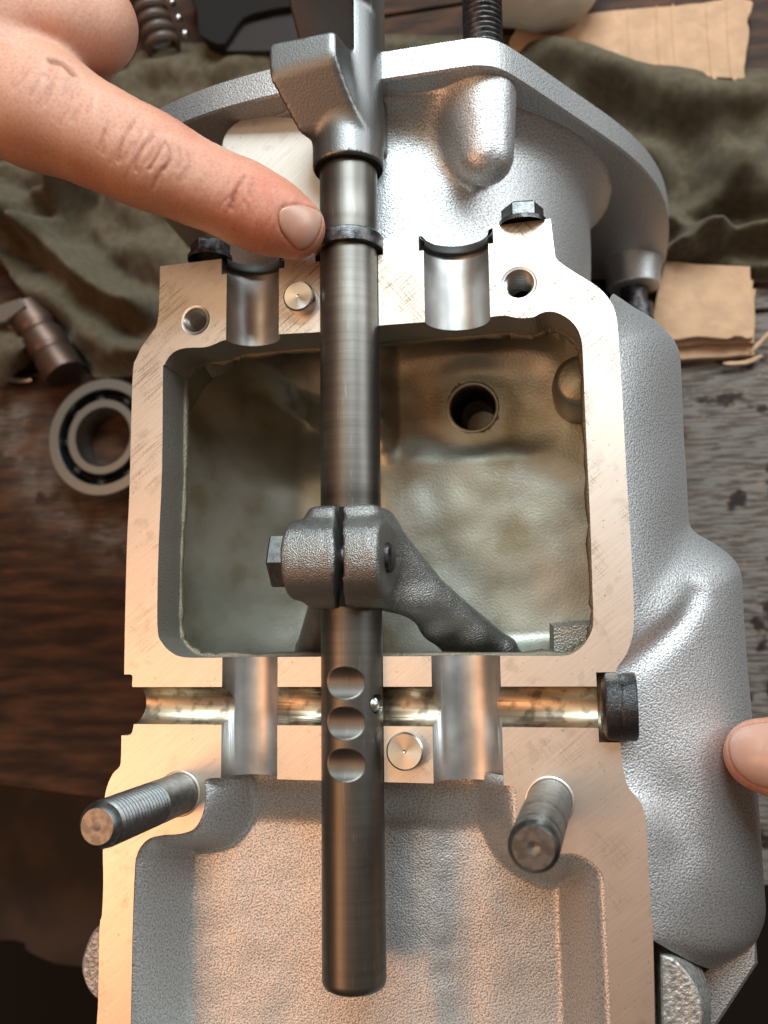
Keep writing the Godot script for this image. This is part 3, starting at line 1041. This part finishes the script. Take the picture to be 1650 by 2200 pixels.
func build_rail() -> void:
	var base := Vector3(RX, -8.8, 92)
	var o := thing("shift_rail", "long dark round steel rail with jaw lug, clamped fork and three notches", "shift rail", base)
	var notch := []
	for py in [1467, 1553, 1643]:
		notch.append(P(739, py, 7.5).z)
	var rows := []
	var zz := -152.0
	while zz < 91.2:
		rows.append([8.8, zz])
		zz += 0.3 if zz > notch[0] - 7.0 and zz < notch[2] + 7.0 else 2.5
	rows.append_array([[8.8, 91.2], [8.65, 92.0], [8.2, 92.8], [7.4, 93.3], [6.4, 93.5], [0.02, 93.5]])
	var rb := Builder.new()
	rb.grid(220, rows.size() - 1, func(u: float, v: float) -> Vector3:
		var q = rows[int(round(v * (rows.size() - 1)))]
		var t := u * TAU
		var rr: float = q[0]
		var z: float = q[1]
		for zc in notch:
			var dz: float = z - zc
			if absf(dz) < 6.0 and cos(t) > 0.1:
				rr = minf(rr, (8.8 + 6.0 - 1.85 - sqrt(36.0 - dz * dz)) / cos(t))
		if sin(t) > 0.3 and Vector2(rr * cos(t) - 3.0, z - 17.6).length() < 2.7:
			rr = 5.6
		return Vector3(RX + rr * sin(t), rr * cos(t), z), true)
	for i in rb.v.size():
		rb.uv[i].y = (rb.v[i].z + 152.0) / 246.0
	part("rod", rb.done(), M.rail, o)
	part("plunger_ball", lathe([[0.01, 2.4], [1.2, 2.1], [2.1, 1.2], [2.4, 0.0], [2.1, -1.2], [0.01, -2.4]], Vector3(RX + 6.2, 3.0, 17.6), Vector3(1, 0.3, 0), 20), M.bright, o)
	part("seal_ring", lathe([[8.9, 0.0], [10.2, 0.0], [10.6, 0.5], [10.6, 4.2], [10.2, 4.6], [8.9, 4.6]], Vector3(RX, 0, -120.6), Vector3(0, 0, 1), 60), M.black, o)
	# lug: a jaw of two prongs on a socket
	var f := func(p: Vector3) -> float:
		var sock := rod(p, Vector3(RX, 0, -142.6), Vector3(RX, 0, -172), 10.9, 0.6)
		var bar := smax(rod(p, Vector3(RX, 0, -166), Vector3(RX, 0, -240), 10.9, 0.5), -63.2 - p.x, 0.8)
		var d := minf(sock, bar)
		for q in 2:
			var near := (p.z + 150.0) * 0.56 + (p.y - 8.0) * 0.828
			near = smax(near, p.z + 151.0, 2.0)
			var far := -176.0 - p.z
			var lft := (-87.0 + (18.0 - p.y) * 0.7 - p.x) * 0.82
			var k := lerpf(0.53, 0.2, clampf((-150.0 - p.z) / 26.0, 0.0, 1.0))
			var rgt := (p.x + 66.0 - (20.0 - p.y) * k) * 0.87
			var top := p.y - 20.0 - (p.x + 67.0) * 0.07
			if q == 1:
				near = (p.z + 190.0) * 0.82 + (p.y - 4.0) * 0.57
				far = -208.0 - p.z
				lft = -83.5 - p.x
				rgt = p.x + 57.6
				top = p.y - 24.0
			rgt = smax(rgt, p.x + 57.2, 1.0)
			d = smin(d, smax(smax(smax(near, far, 1.2), smax(lft, rgt, 1.2), 1.2), smax(top, -12.0 - p.y, 1.4), 1.4), 1.6)
		# gusset from the first prong to the bar
		return d
	var lug := nets(Vector3(-94, -15, -244), Vector3(-52, 28, -141), 0.8, f)
	part("lug", lug.done(), M.lug, o)
	part("socket_bore", lathe([[8.85, 0.0], [10.2, 0.0], [10.5, -0.3], [10.5, -0.8]], Vector3(RX, 0, -142.2), Vector3(0, 0, 1), 50), M.dark, o)
	# fork, clamped to the rail
	var n := noise(70, 0.09, 2)
	var a1 := [Vector3(-58, -2, -30), P(950, 1285, -18), P(1085, 1392, -33), P(1130, 1450, -44)]
	var a2 := [Vector3(-60, -4, -18), P(878, 1288, -11), P(935, 1346, -22), P(1000, 1422, -36)]
	var l2 := [Vector3(-74, -6, -16), P(672, 1400, -26), P(640, 1450, -40)]
	var g := func(p: Vector3) -> float:
		var hub := smax(box(p, Vector3(RX, -1.0, -23.3), Vector3(11.6, 13.6, 14.5), 3.0), Vector2(p.x - RX, p.y + 1.0).length() - 15.4, 3.0)
		var boss := rod(p, Vector3(-82.2, 10.0, -22.6), Vector3(-54.6, 10.0, -22.6), 11.2, 1.6)
		var d := smin(hub, boss, 3.0)
		var arm := 1e9
		for i in 3:
			arm = smin(arm, cone(p, a1[i], a1[i + 1], [5.2, 3.8, 3.4][i] as float, 3.4), 2.0)
			arm = smin(arm, cone(p, a2[i], a2[i + 1], 3.6, 3.2), 5.0)
			arm = smin(arm, cone(p, (a1[i] + a2[i]) * 0.5, (a1[i + 1] + a2[i + 1]) * 0.5, 3.6, 3.2), 5.0)
		for i in 2:
			arm = minf(arm, cone(p, l2[i], l2[i + 1], 6.0, 5.5))
		d = smin(d, arm, 5.0)
		d = maxf(d, 8.75 - Vector2(p.x - RX, p.y).length())
		if p.y > 4.0:
			var w := 1.25 - absf(p.x + 66.6 - 1.3 * cos((p.z + 22.6) * 0.2))
			d = smax(d, w, 0.3)
		return d
	var fk := part("shift_fork", nets(Vector3(-92, -72, -42), Vector3(-10, 24, 22), 0.8, g).done(), M.fork, o)
	var shade_strip := Builder.new()
	shade_strip.prism(PackedVector2Array([Vector2(-67.9, -37.0), Vector2(-63.9, -37.0), Vector2(-63.9, -9.4), Vector2(-67.9, -9.4)]), 11.6, 8.9, 0.1)
	part("slit_shade", shade_strip.done(), M.dark, fk)  # dark strip laid in the clamp opening, standing in for its shade
	part("clamp_bolt", hex(8.2, 5.2, Vector3(-82.0, 10.0, -22.6), Vector3(-1, 0, 0), 0.35), M.stud, fk)
	part("bolt_shank", lathe([[4.2, 0], [4.2, 28.5], [4.2, 28.5], [3.4, 29.2], [0.01, 29.2]], Vector3(-82.0, 10.0, -22.6), Vector3(1, 0, 0), 24), M.black, fk)

# ------------------------------------------------------------------ hands
func march(px: float, py: float, f: Callable) -> Vector3:
	var d := ray(px, py).normalized()
	var p := Vector3(0, EYE, 0) + d * 120.0
	for i in 70:
		var q: float = f.call(p)
		if absf(q) < 0.02:
			break
		p += d * q
	return p

func gradient(p: Vector3, f: Callable) -> Vector3:
	return Vector3(f.call(p + Vector3(0.1, 0, 0)) - f.call(p - Vector3(0.1, 0, 0)), f.call(p + Vector3(0, 0.1, 0)) - f.call(p - Vector3(0, 0.1, 0)), f.call(p + Vector3(0, 0, 0.1)) - f.call(p - Vector3(0, 0, 0.1))).normalized()

func chain(pts: Array) -> Array:    # [px, py, height, half width in px] -> bones
	var o := []
	for q in pts:
		var p := P(q[0], q[1], q[2])
		o.append([p, q[3] * mm_per_px(p)])
	return o

func chain_dist(p: Vector3, c: Array, k: float) -> float:
	var d := 1e9
	for i in c.size() - 1:
		d = smin(d, cone(p, c[i][0], c[i + 1][0], c[i][1], c[i + 1][1]), k)
	return d

func nail(outline: Array, f: Callable, lift: float, tip_from: Vector2, tip_dir: Vector2, tip_w: float) -> ArrayMesh:
	var line := smooth_line(outline, 5, true)
	var c := Vector2.ZERO
	for q in line:
		c += Vector2(q[0], q[1]) / line.size()
	var rings := [[1.0, -0.4], [0.985, 0.05], [0.93, 0.2], [0.8, 0.29], [0.6, 0.34], [0.35, 0.37], [0.12, 0.38]]
	var b := Builder.new()
	var n := line.size()
	for r in rings:
		for q in line:
			var px: Vector2 = c + (Vector2(q[0], q[1]) - c) * float(r[0])
			var p := march(px.x, px.y, f)
			var g := gradient(p, f)
			var t := smoothstep(tip_w, tip_w * 0.35, (tip_from - px).dot(tip_dir))
			b.vert(p + g * (r[1] * lift), Vector2.ZERO, Color(1, 1, 1).lerp(Color(1.12, 1.25, 1.25), t))
	for k in rings.size() - 1:
		for i in n:
			var j := (i + 1) % n
			b.quad(k * n + i, k * n + j, (k + 1) * n + j, (k + 1) * n + i)
	var m := march(c.x, c.y, f)
	var mid := b.vert(m + gradient(m, f) * (0.38 * lift))
	for i in n:
		b.tri((rings.size() - 1) * n + i, (rings.size() - 1) * n + (i + 1) % n, mid)
	return b.done(true)

func build_hands() -> void:
	var index := chain([[634, 490, 14, 65], [575, 462, 17, 76], [510, 430, 20, 80], [420, 392, 25, 82], [335, 352, 30, 93], [270, 322, 33, 96], [190, 284, 37, 102], [90, 235, 41, 122], [-60, 160, 44, 150]])
	var middle := chain([[196, 55, 34, 98], [120, 46, 40, 104], [20, 40, 45, 116], [-110, 60, 46, 145]])
	var middle2 := chain([[196, 62, 32, 90], [172, 120, 14, 70], [160, 165, 4, 62]])
	var ring := chain([[120, -130, 30, 92], [-10, -130, 42, 104], [-140, -60, 44, 135]])
	var ring2 := chain([[120, -130, 30, 88], [90, -60, 8, 70], [60, 10, -2, 62]])
	var little := chain([[20, -290, 24, 78], [-90, -260, 36, 88], [-200, -150, 42, 120]])
	var little2 := chain([[20, -290, 24, 74], [10, -220, 6, 60], [-20, -160, 0, 54]])
	var palm := chain([[-60, 150, 42, 150], [-250, 110, 38, 175], [-480, 170, 38, 165], [-760, 240, 42, 150]])
	var palm2 := chain([[-140, -60, 40, 130], [-330, 10, 36, 160], [-520, 120, 38, 150]])
	var thumb := chain([[-420, 330, 20, 130], [-260, 420, 8, 95], [-130, 470, -4, 78]])
	# [bones, how softly they join, how softly the chain joins the rest]; only those near a block are looked at
	var chains := [[index, 5.0, 1.0], [middle, 5.0, 3.0], [middle2, 3.0, 2.0], [ring, 5.0, 2.0], [ring2, 3.0, 2.0], [little, 5.0, 2.0], [little2, 3.0, 2.0], [palm, 6.0, 9.0], [palm2, 6.0, 9.0], [thumb, 5.0, 8.0]]
	var near := {"all": range(chains.size())}
	near.now = near.all
	var prep := func(mid: Vector3) -> void:
		var ds := []
		var least := 1e9
		for c in chains:
			ds.append(chain_dist(mid, c[0], c[1]))
			least = minf(least, ds.back())
		near.now = []
		for k in chains.size():
			if ds[k] < least + 16.0:
				near.now.append(k)
	var f := func(p: Vector3) -> float:
		var d := 1e9
		for k in near.now:
			var c: Array = chains[k]
			d = smin(d, chain_dist(p, c[0], c[1]), c[2]) if d < 1e8 else chain_dist(p, c[0], c[1])
		return d
	var base: Vector3 = index[0][0] - Vector3(0, index[0][1], 0)
	var o := thing("hand", "hand from the left pointing its index finger at the shift rail seal", "hand", base)
	var nail_line := [[600, 468], [603, 452], [615, 444], [640, 440], [668, 446], [688, 456], [692, 474], [683, 504], [668, 526], [652, 536], [638, 532], [620, 514], [604, 492]]
	# creases and the groove round the nail, laid on the skin
	var creases := []   # [points, depth, width]
	var px_lines := [
		[[[288, 262], [270, 288], [259, 318], [254, 346]], 0.42, 0.8], [[[330, 294], [308, 316], [295, 342], [292, 366]], 0.38, 0.8], [[[356, 306], [366, 326], [364, 346], [354, 366]], 0.34, 0.8],
		[[[384, 318], [388, 340], [384, 362]], 0.3, 0.8], [[[404, 330], [404, 360], [396, 385]], 0.25, 0.8], [[[232, 262], [222, 295], [222, 330]], 0.25, 0.8],
		[[[527, 378], [514, 395], [505, 415], [497, 450]], 0.5, 0.9], [[[545, 385], [536, 405], [534, 425]], 0.22, 0.7], [[[500, 420], [480, 432], [470, 450]], 0.2, 0.7], [[[515, 420], [530, 440], [534, 460]], 0.15, 0.7],
		[[[112, 130], [128, 133], [144, 142], [158, 158]], 1.2, 1.6], [[[150, 168], [140, 190], [135, 205]], 0.25, 0.8], [[[120, 170], [108, 200], [98, 225]], 0.25, 0.8], [[[175, 188], [165, 210]], 0.22, 0.7], [[[92, 160], [78, 185], [66, 205]], 0.22, 0.8], [[[62, 150], [45, 175], [30, 190]], 0.22, 0.8],
	]
	# short irregular folds across the finger, thickest over the joints
	for c in [[305, 325, 40, 30, 95], [515, 418, 20, 14, 60], [110, 185, 60, 26, 90], [420, 380, 60, 10, 60]]:
		for k in c[3]:
			var o1: float = randfn(0.0, c[2])
			var o2: float = randf_range(-0.5, 0.5) * c[4]
			var le: float = randf_range(10.0, 32.0)
			var cx: float = c[0] + o1 * 0.88 - o2 * 0.42
			var cy: float = c[1] + o1 * 0.46 + o2 * 0.88
			px_lines.append([[[cx + 0.46 * le, cy - 0.88 * le], [cx + randf_range(-4.0, 4.0), cy], [cx - 0.40 * le + randf_range(-4.0, 4.0), cy + 0.88 * le]], randf_range(0.06, 0.2), randf_range(0.5, 0.8)])
	for l in px_lines:
		var pts := []
		for q in smooth_line(l[0], 3):
			pts.append(march(q[0], q[1], f))
		creases.append([pts, l[1], l[2], aabb_of(pts)])
	var groove := []
	for q in smooth_line(nail_line, 3, true):
		groove.append(march(596.0 + (q[0] - 596.0) * 1.01, q[1] + (q[1] - 488.0) * 0.03, f))
	groove.append(groove[0])
	creases.append([groove, 0.5, 0.75, aabb_of(groove)])
	var b := nets(Vector3(-285, -40, -262), Vector3(-66, 75, -84), 0.64, f, prep)
	near.now = near.all
	finish_skin(b, creases, f, index[0][0], 20.0, [index[4][0], index[1][0]])
	part("skin", b.done(true), M.skin, o)
	part("fingernail", nail(nail_line, f, 1.0, Vector2(690, 490), Vector2(0.9, 0.42), 26.0), M.nail, o)
	# the other hand: one finger end at the right edge
	var t := chain([[1634, 1622, -18, 76], [1700, 1632, -17, 86], [1800, 1650, -14, 96], [1960, 1690, -10, 104], [2150, 1760, 0, 150]])
	var pf := chain([[2150, 1760, 0, 150], [2350, 1850, 0, 190], [2700, 2000, 5, 150]])
	var f2 := func(p: Vector3) -> float:
		return smin(chain_dist(p, t, 4.0), chain_dist(p, pf, 6.0), 8.0)
	base = t[0][0] - Vector3(0, t[0][1], 0)
	o = thing("hand", "single fingertip with a pale nail reaching in from the right over the grey casing", "hand", base)
	var nl := [[1566, 1606], [1568, 1586], [1584, 1566], [1610, 1556], [1645, 1551], [1700, 1556], [1730, 1600], [1728, 1660], [1700, 1692], [1655, 1694], [1620, 1684], [1590, 1662], [1572, 1636]]
	creases = []
	groove = []
	for q in smooth_line(nl, 3, true):
		groove.append(march(q[0], q[1], f2))
	groove.append(groove[0])
	creases.append([groove, 0.35, 0.8, aabb_of(groove)])
	b = nets(Vector3(32, -45, 12), Vector3(260, 40, 190), 1.1, f2)
	finish_skin(b, creases, f2, t[0][0], 14.0, [])
	part("skin", b.done(true), M.skin, o)
	part("fingernail", nail(nl, f2, 1.1, Vector2(1562, 1600), Vector2(-0.9, -0.42), 24.0), M.nail, o)

func aabb_of(pts: Array) -> AABB:
	var a := AABB(pts[0], Vector3.ZERO)
	for p in pts:
		a = a.expand(p)
	return a.grow(4.0)

func finish_skin(b: Builder, creases: Array, f: Callable, tip: Vector3, tip_reach: float, knuckles: Array) -> void:
	var n := noise(80, 0.035, 3)
	var w := noise(81, 0.25, 3)
	var ax := Vector3(0.86, -0.2, 0.47)
	for i in b.v.size():
		var p := b.v[i]
		var g := b.n[i]
		var red := smoothstep(tip_reach * 1.4, tip_reach * 0.3, p.distance_to(tip)) * 0.7
		for k in knuckles:
			red += 0.42 * exp(-pow(p.distance_to(k) / 12.0, 2.0))
		var col := Color(0.56, 0.30, 0.205).lerp(Color(0.50, 0.175, 0.11), clampf(red + n.get_noise_3dv(p) * 0.7 + w.get_noise_3dv(p * 0.8) * 0.22, 0.0, 1.0))
		var sink := 0.0
		for c in creases:
			if p.x < -190.0:
				break
			if not (c[3] as AABB).has_point(p):
				continue
			var d := 1e9
			var pts: Array = c[0]
			for k in pts.size() - 1:
				d = minf(d, p.distance_to(Geometry3D.get_closest_point_to_segment(p, pts[k], pts[k + 1])))
			var e := exp(-pow(d / (c[2] * 0.6), 2.0))
			sink += c[1] * 0.85 * (e - 0.05 * exp(-pow((d - c[2] * 2.2) / (c[2] * 1.2), 2.0)))
			col = col.lerp(Color(0.24, 0.07, 0.035), e * minf(1.0, c[1] * 1.5) * 0.8)  # creases reddened, and their shade darkened into the skin colour
		# fine cross lines of the skin
		var lines := 0.07
		for k in knuckles:
			lines += 0.13 * exp(-pow(p.distance_to(k) / 13.0, 2.0))
		var t := p.dot(ax)
		var q := p - ax * t
		sink += lines * w.get_noise_3d(t * 3.2 + 1.5 * n.get_noise_3dv(p), q.y * 0.45, q.z * 0.45 + q.x * 0.2)
		b.v[i] = p - g * sink
		b.c[i] = col
	b.normals()

# ------------------------------------------------------------------ the olive cloth
func build_cloth() -> void:
	var top := [[-120, 330], [0, 330], [120, 310], [190, 250], [235, 160], [290, 90], [345, 72], [450, 77], [560, 82], [700, 72], [850, 58], [1000, 56], [1120, 60], [1250, 84], [1400, 112], [1650, 125], [1760, 128]]
	var bottom := [[-120, 520], [0, 565], [40, 625], [60, 645], [110, 705], [150, 762], [200, 806], [290, 802], [400, 760], [700, 640], [1100, 590], [1300, 572], [1440, 574], [1650, 596], [1760, 604]]
	var ridges := []   # [points in the picture, height, half width in mm]
	for q in [
		[[[1440, 560], [1490, 520], [1560, 498], [1660, 492], [1760, 490]], 13.0, 5.0], [[[1430, 468], [1480, 482], [1540, 500]], 6.0, 4.0], [[[1190, 110], [1300, 170], [1420, 200], [1560, 215], [1760, 240]], 12.0, 12.0],
		[[[1100, 180], [1200, 230], [1280, 310], [1400, 330]], 8.0, 9.0], [[[1560, 330], [1660, 390], [1760, 400]], 9.0, 11.0], [[[1450, 440], [1560, 400], [1650, 300]], 5.0, 6.0],
		[[[-60, 430], [20, 465], [75, 500], [130, 545], [190, 600], [235, 635], [290, 655]], 17.0, 7.0], [[[20, 490], [70, 455], [120, 415], [160, 380]], 12.0, 5.0], [[[85, 510], [120, 455], [145, 405], [170, 370]], 13.0, 5.0],
		[[[-40, 400], [30, 435], [90, 420]], 10.0, 6.0], [[[60, 640], [120, 640], [190, 700], [260, 740], [330, 750]], 9.0, 10.0], [[[250, 180], [330, 230], [420, 250]], 6.0, 8.0], [[[300, 130], [420, 150], [560, 120]], 4.0, 8.0], [[[340, 190], [450, 190], [560, 160]], 3.0, 5.0],
	]:
		var fl2 := flat(smooth_line(q[0], 3), -170.0)
		var rect := Rect2(fl2[0], Vector2.ZERO)
		for e in fl2:
			rect = rect.expand(e)
		ridges.append([fl2, q[1], q[2], rect.grow(q[2] * 3.5)])
	var n := noise(90, 0.012, 2)
	var n2 := noise(91, 0.05, 2)
	var nr := noise(92, 0.4, 2)
	var b := Builder.new()
	b.grid(420, 110, func(u: float, v: float) -> Vector3:
		var px := lerpf(-120.0, 1760.0, u)
		var y0 := at_x(top, px)
		var y1 := at_x(bottom, px) + nr.get_noise_1d(px) * 4.0
		var p := P(px, lerpf(y0, y1, v), -176.0)
		var e := smoothstep(0.0, 0.08, v) * smoothstep(1.0, 0.94, v)
		var y := 5.0 + n.get_noise_2d(p.x, p.z * 1.6) * 11.0 + n2.get_noise_2d(p.x, p.z) * 1.6
		var q := Vector2(p.x, p.z)
		for r in ridges:
			if not (r[3] as Rect2).has_point(q):
				continue
			var d := line_dist(q, r[0])
			y += r[1] * 1.25 * exp(-pow(d / r[2], 2.0)) - r[1] * 0.4 * exp(-pow((d - r[2] * 2.0) / r[2], 2.0))
		p.y = BENCH + 1.4 + maxf(0.0, y + 4.0) * lerpf(0.25, 1.0, e)
		return p)
	var base := P(850, 330, BENCH)
	var o := thing("cloth", "crumpled olive green cloth spread on the bench under the round end of the housing", "cloth", base)
	part("sheet", b.done(), M.cloth, o)
	# the torn corner that folds back on the left
	var fl := Builder.new()
	var edge_a := [[-60, 660], [0, 690], [30, 715], [62, 725], [64, 738], [54, 755]]
	var edge_b := [[-60, 830], [-30, 825], [0, 812], [15, 795], [40, 772], [54, 758]]
	fl.grid(30, 14, func(u: float, v: float) -> Vector3:
		var a := smooth_line(edge_a, 6)
		var c := smooth_line(edge_b, 6)
		var k := u * 29.9
		var i := int(k)
		var p := P(lerpf(a[i][0], c[i][0], v), lerpf(a[i][1], c[i][1], v), -165.0)
		p.y += 5.0 * sin(PI * v) - 8.0 * v * v + n2.get_noise_2d(p.x, p.z) * 1.5
		return p)
	part("torn_corner", fl.done(), M.cloth, o)

# ------------------------------------------------------------------ things lying on the bench
func sheet(outline: Array, top: float, thick: float, per := 3, rough := 0.0) -> ArrayMesh:
	var b := Builder.new()
	var poly := flat(smooth_line(outline, per, true), top)
	if rough > 0.0:
		var n := noise(95, 0.5, 2)
		for i in poly.size():
			poly[i] += Vector2(n.get_noise_2dv(poly[i]), n.get_noise_2dv(poly[i] + Vector2(50, 9))) * rough
	b.prism(poly, top, top - thick, 0.4)
	return b.done()

func build_surroundings() -> void:
	# ball bearing
	var c := P(220, 938, -170.0)
	var o := thing("ball_bearing", "large open steel ball bearing lying on the bench left of the housing", "ball bearing", Vector3(c.x, BENCH, c.z))
	var fr := c
	part("outer_race", lathe([[25.2, -15.6], [31.0, -15.6], [31.3, -15.0], [31.3, -0.8], [30.6, 0.0], [30.6, 0.0], [25.6, 0.0], [25.6, 0.0], [25.1, -0.5], [25.2, -3.0], [26.6, -6.0], [27.0, -8.0], [26.6, -10.0], [25.2, -13.0], [25.2, -15.6]], fr, Vector3.UP, 72), M.race, o)
	part("inner_race", lathe([[15.0, -15.6], [15.0, -0.9], [15.8, 0.0], [15.8, 0.0], [19.6, 0.0], [19.6, 0.0], [20.0, -0.5], [20.0, -3.0], [18.8, -6.0], [18.4, -8.0], [18.8, -10.0], [20.0, -13.0], [20.0, -15.6], [15.0, -15.6]], fr, Vector3.UP, 72), M.race, o)
	for k in 9:
		var a := TAU * k / 9.0 + 0.31
		var s := SphereMesh.new()
		s.radius = 3.7
		s.height = 7.4
		s.radial_segments = 24
		s.rings = 12
		var q := part("ball", s, M.black, o)
		q.position += c + Vector3(cos(a) * 22.7, -7.8, sin(a) * 22.7)
	part("cage", lathe([[21.2, -9.6], [21.2, -6.6], [24.2, -6.6], [24.2, -9.6]], fr, Vector3.UP, 60), M.dark, o)
	# cardboard by the right edge
	o = thing("cardboard_sheet", "topmost pale cardboard sheet of the stack by the right edge, its lower corner curled", "cardboard", P(1520, 660, -170))
	part("panel", sheet([[1428, 560], [1428, 560], [1500, 566], [1611, 572], [1611, 572], [1618, 650], [1621, 716], [1606, 728], [1585, 722], [1560, 728], [1500, 724], [1452, 730], [1404, 722], [1410, 640]], -173.5, 3.5, 3, 0.5), M.card, o)
	o = thing("cardboard_sheet", "second cardboard sheet under the curled top sheet, showing a rough edge", "cardboard", P(1520, 700, -175))
	part("panel", sheet([[1420, 600], [1420, 600], [1616, 600], [1616, 600], [1619, 734], [1619, 734], [1480, 740], [1400, 742]], -177.6, 3.0, 4, 1.2), M.card, o)
	o = thing("cardboard_sheet", "lowest dark orange cardboard sheet of the stack, with torn strips at its corner", "cardboard", P(1520, 720, -182))
	part("panel", sheet([[1415, 620], [1415, 620], [1622, 620], [1622, 620], [1620, 762], [1620, 762], [1550, 768], [1440, 772], [1400, 774]], -181.0, 4.8, 4, 0.7), M.card, o)
	part("torn_strip", sheet([[1556, 778], [1600, 774], [1634, 762], [1636, 768], [1604, 782], [1560, 784]], -181.5, 1.0, 3, 0.4), M.card, o)
	part("torn_strip", sheet([[1612, 752], [1634, 728], [1652, 712], [1654, 718], [1636, 738], [1616, 757]], -180.0, 1.0, 3, 0.4), M.card, o)
	o = thing("cardboard_sheet", "torn cardboard flap behind the cloth at the top right corner", "cardboard", P(1450, 60, BENCH))
	part("panel", sheet([[1080, 140], [1080, 140], [1110, 60], [1160, 44], [1280, 26], [1390, 16], [1480, 8], [1545, 0], [1560, -8], [1612, 0], [1616, 14], [1606, 40], [1610, 70], [1602, 130], [1600, 170], [1600, 170]], BENCH + 9.0, 4.0, 3, 0.8), M.card, o)
	for k in 5:
		var x: float = 1345.0 + [0, 62, 96, 171, 214][k]
		part("crease_rib", sheet([[x, 30.0 - k * 4], [x + 12, 30.0 - k * 4], [x + 18 + k * 3, 160], [x + 9, 160]], BENCH + 9.25, 0.8, 2, 0.4), M.card, o)
	# pale rounded pouch at the top edge
	var pale := tri(plain(lin(0.44, 0.36, 0.27), 0.0, 0.75), 60.0)
	bump(pale, M.card.heightmap_texture, 0.4)
	var pc := [P(1130, -70, -165), P(1180, -60, -160), P(1090, -20, -168)]
	var f := func(p: Vector3) -> float:
		return smin(smin(cone(p, pc[0], pc[1], 24.0, 26.0), cone(p, pc[2], pc[1], 15.0, 20.0), 10.0), BENCH - p.y, 0.1) if false else smin(cone(p, pc[0], pc[1], 24.0, 26.0), cone(p, pc[2], pc[1], 15.0, 20.0), 10.0)
	o = thing("pouch", "pale beige rounded pouch at the top edge right of the threaded rod", "pouch", P(1130, -40, BENCH))
	part("body", nets(pc[1] - Vector3(70, 40, 50), pc[1] + Vector3(50, 40, 50), 2.5, f).done(), pale, o)
	# dark things beyond the cloth, top left
	o = thing("metal_block", "dark grey metal block behind the cloth, left of the lug", "metal block", P(560, 40, BENCH))
	part("body", sheet([[486, 62], [486, 62], [600, 30], [680, 22], [680, 22], [690, 110], [690, 110], [486, 110], [486, 110]], BENCH + 16.0, 16.0, 2), M.dull, o)
	o = thing("tool_bag", "black soft tool bag in shadow at the top edge, behind the cloth", "tool bag", P(480, 0, BENCH))
	part("body", sheet([[395, -60], [420, 10], [430, 72], [480, 95], [520, 40], [620, 12], [720, -10], [720, -80], [560, -110]], BENCH + 20.0, 20.0, 4, 1.0), M.dark, o)
	var bx := thing("ribbed_hose", "dark brown ribbed hose with glinting rib ends between the hand and the tool bag", "hose", P(350, 30, BENCH))
	var brown := plain(lin(0.06, 0.035, 0.024), 0.0, 0.4)
	for k in 7:
		var p0 := P(296 + k * 9, -46 + k * 24, BENCH + 11.0)
		part("rib", lathe([[7.5, -2.6], [9.6, -1.6], [10.0, 0.0], [9.6, 1.6], [7.5, 2.6]], p0, P(330, 50, BENCH + 11.0) - P(296, -46, BENCH + 11.0), 32), brown, bx)
	for k in 3:
		var p1 := P(368 + k * 14, 2 + k * 34, BENCH + 14.0)
		part("rivet", lathe([[0.01, 0.9], [1.1, 0.7], [1.7, 0.0], [1.6, -3.0]], p1, Vector3.UP, 16), M.bright, bx)
	# socket tool, half under the torn corner of the cloth
	o = thing("socket_wrench", "silver ended dark ribbed socket poking out from the torn cloth corner", "socket wrench", P(60, 720, BENCH))
	var ax := (P(120, 790, -168) - P(30, 640, -168)).normalized()
	part("socket", lathe([[8, 0], [11, 0], [11, 0], [11, 12], [9.5, 13], [9.5, 17], [11, 18], [11, 18], [11, 27], [9.8, 28], [9.8, 31], [11, 32], [11, 44], [10, 45], [0.01, 45]], P(58, 668, -170), ax, 36), M.rust, o)
	part("drive_bar", sheet([[-60, 672], [-60, 672], [44, 640], [44, 640], [54, 658], [54, 658], [10, 690], [10, 690], [-60, 706], [-60, 706]], -158.0, 6.0, 2), M.bright, o)
	o = thing("wire_ring", "thin bent bright wire lying on the bench above the bearing", "wire", P(20, 812, BENCH))
	var w := Builder.new()
	var wl := smooth_line([[-50, 780], [0, 804], [14, 814], [44, 818], [70, 816]], 5)
	w.grid(8, wl.size() - 1, func(u: float, v: float) -> Vector3:
		var i := int(round(v * (wl.size() - 1)))
		var p := P(wl[i][0], wl[i][1], BENCH + 3.0)
		var q := P(wl[maxi(i - 1, 0)][0], wl[maxi(i - 1, 0)][1], BENCH + 3.0)
		var q2 := P(wl[mini(i + 1, wl.size() - 1)][0], wl[mini(i + 1, wl.size() - 1)][1], BENCH + 3.0)
		var t := (q2 - q).normalized()
		var s := t.cross(Vector3.UP)
		return p + (s * cos(u * TAU) + Vector3.UP * sin(u * TAU)) * 1.3, true)
	part("wire", w.done(), M.bright, o)
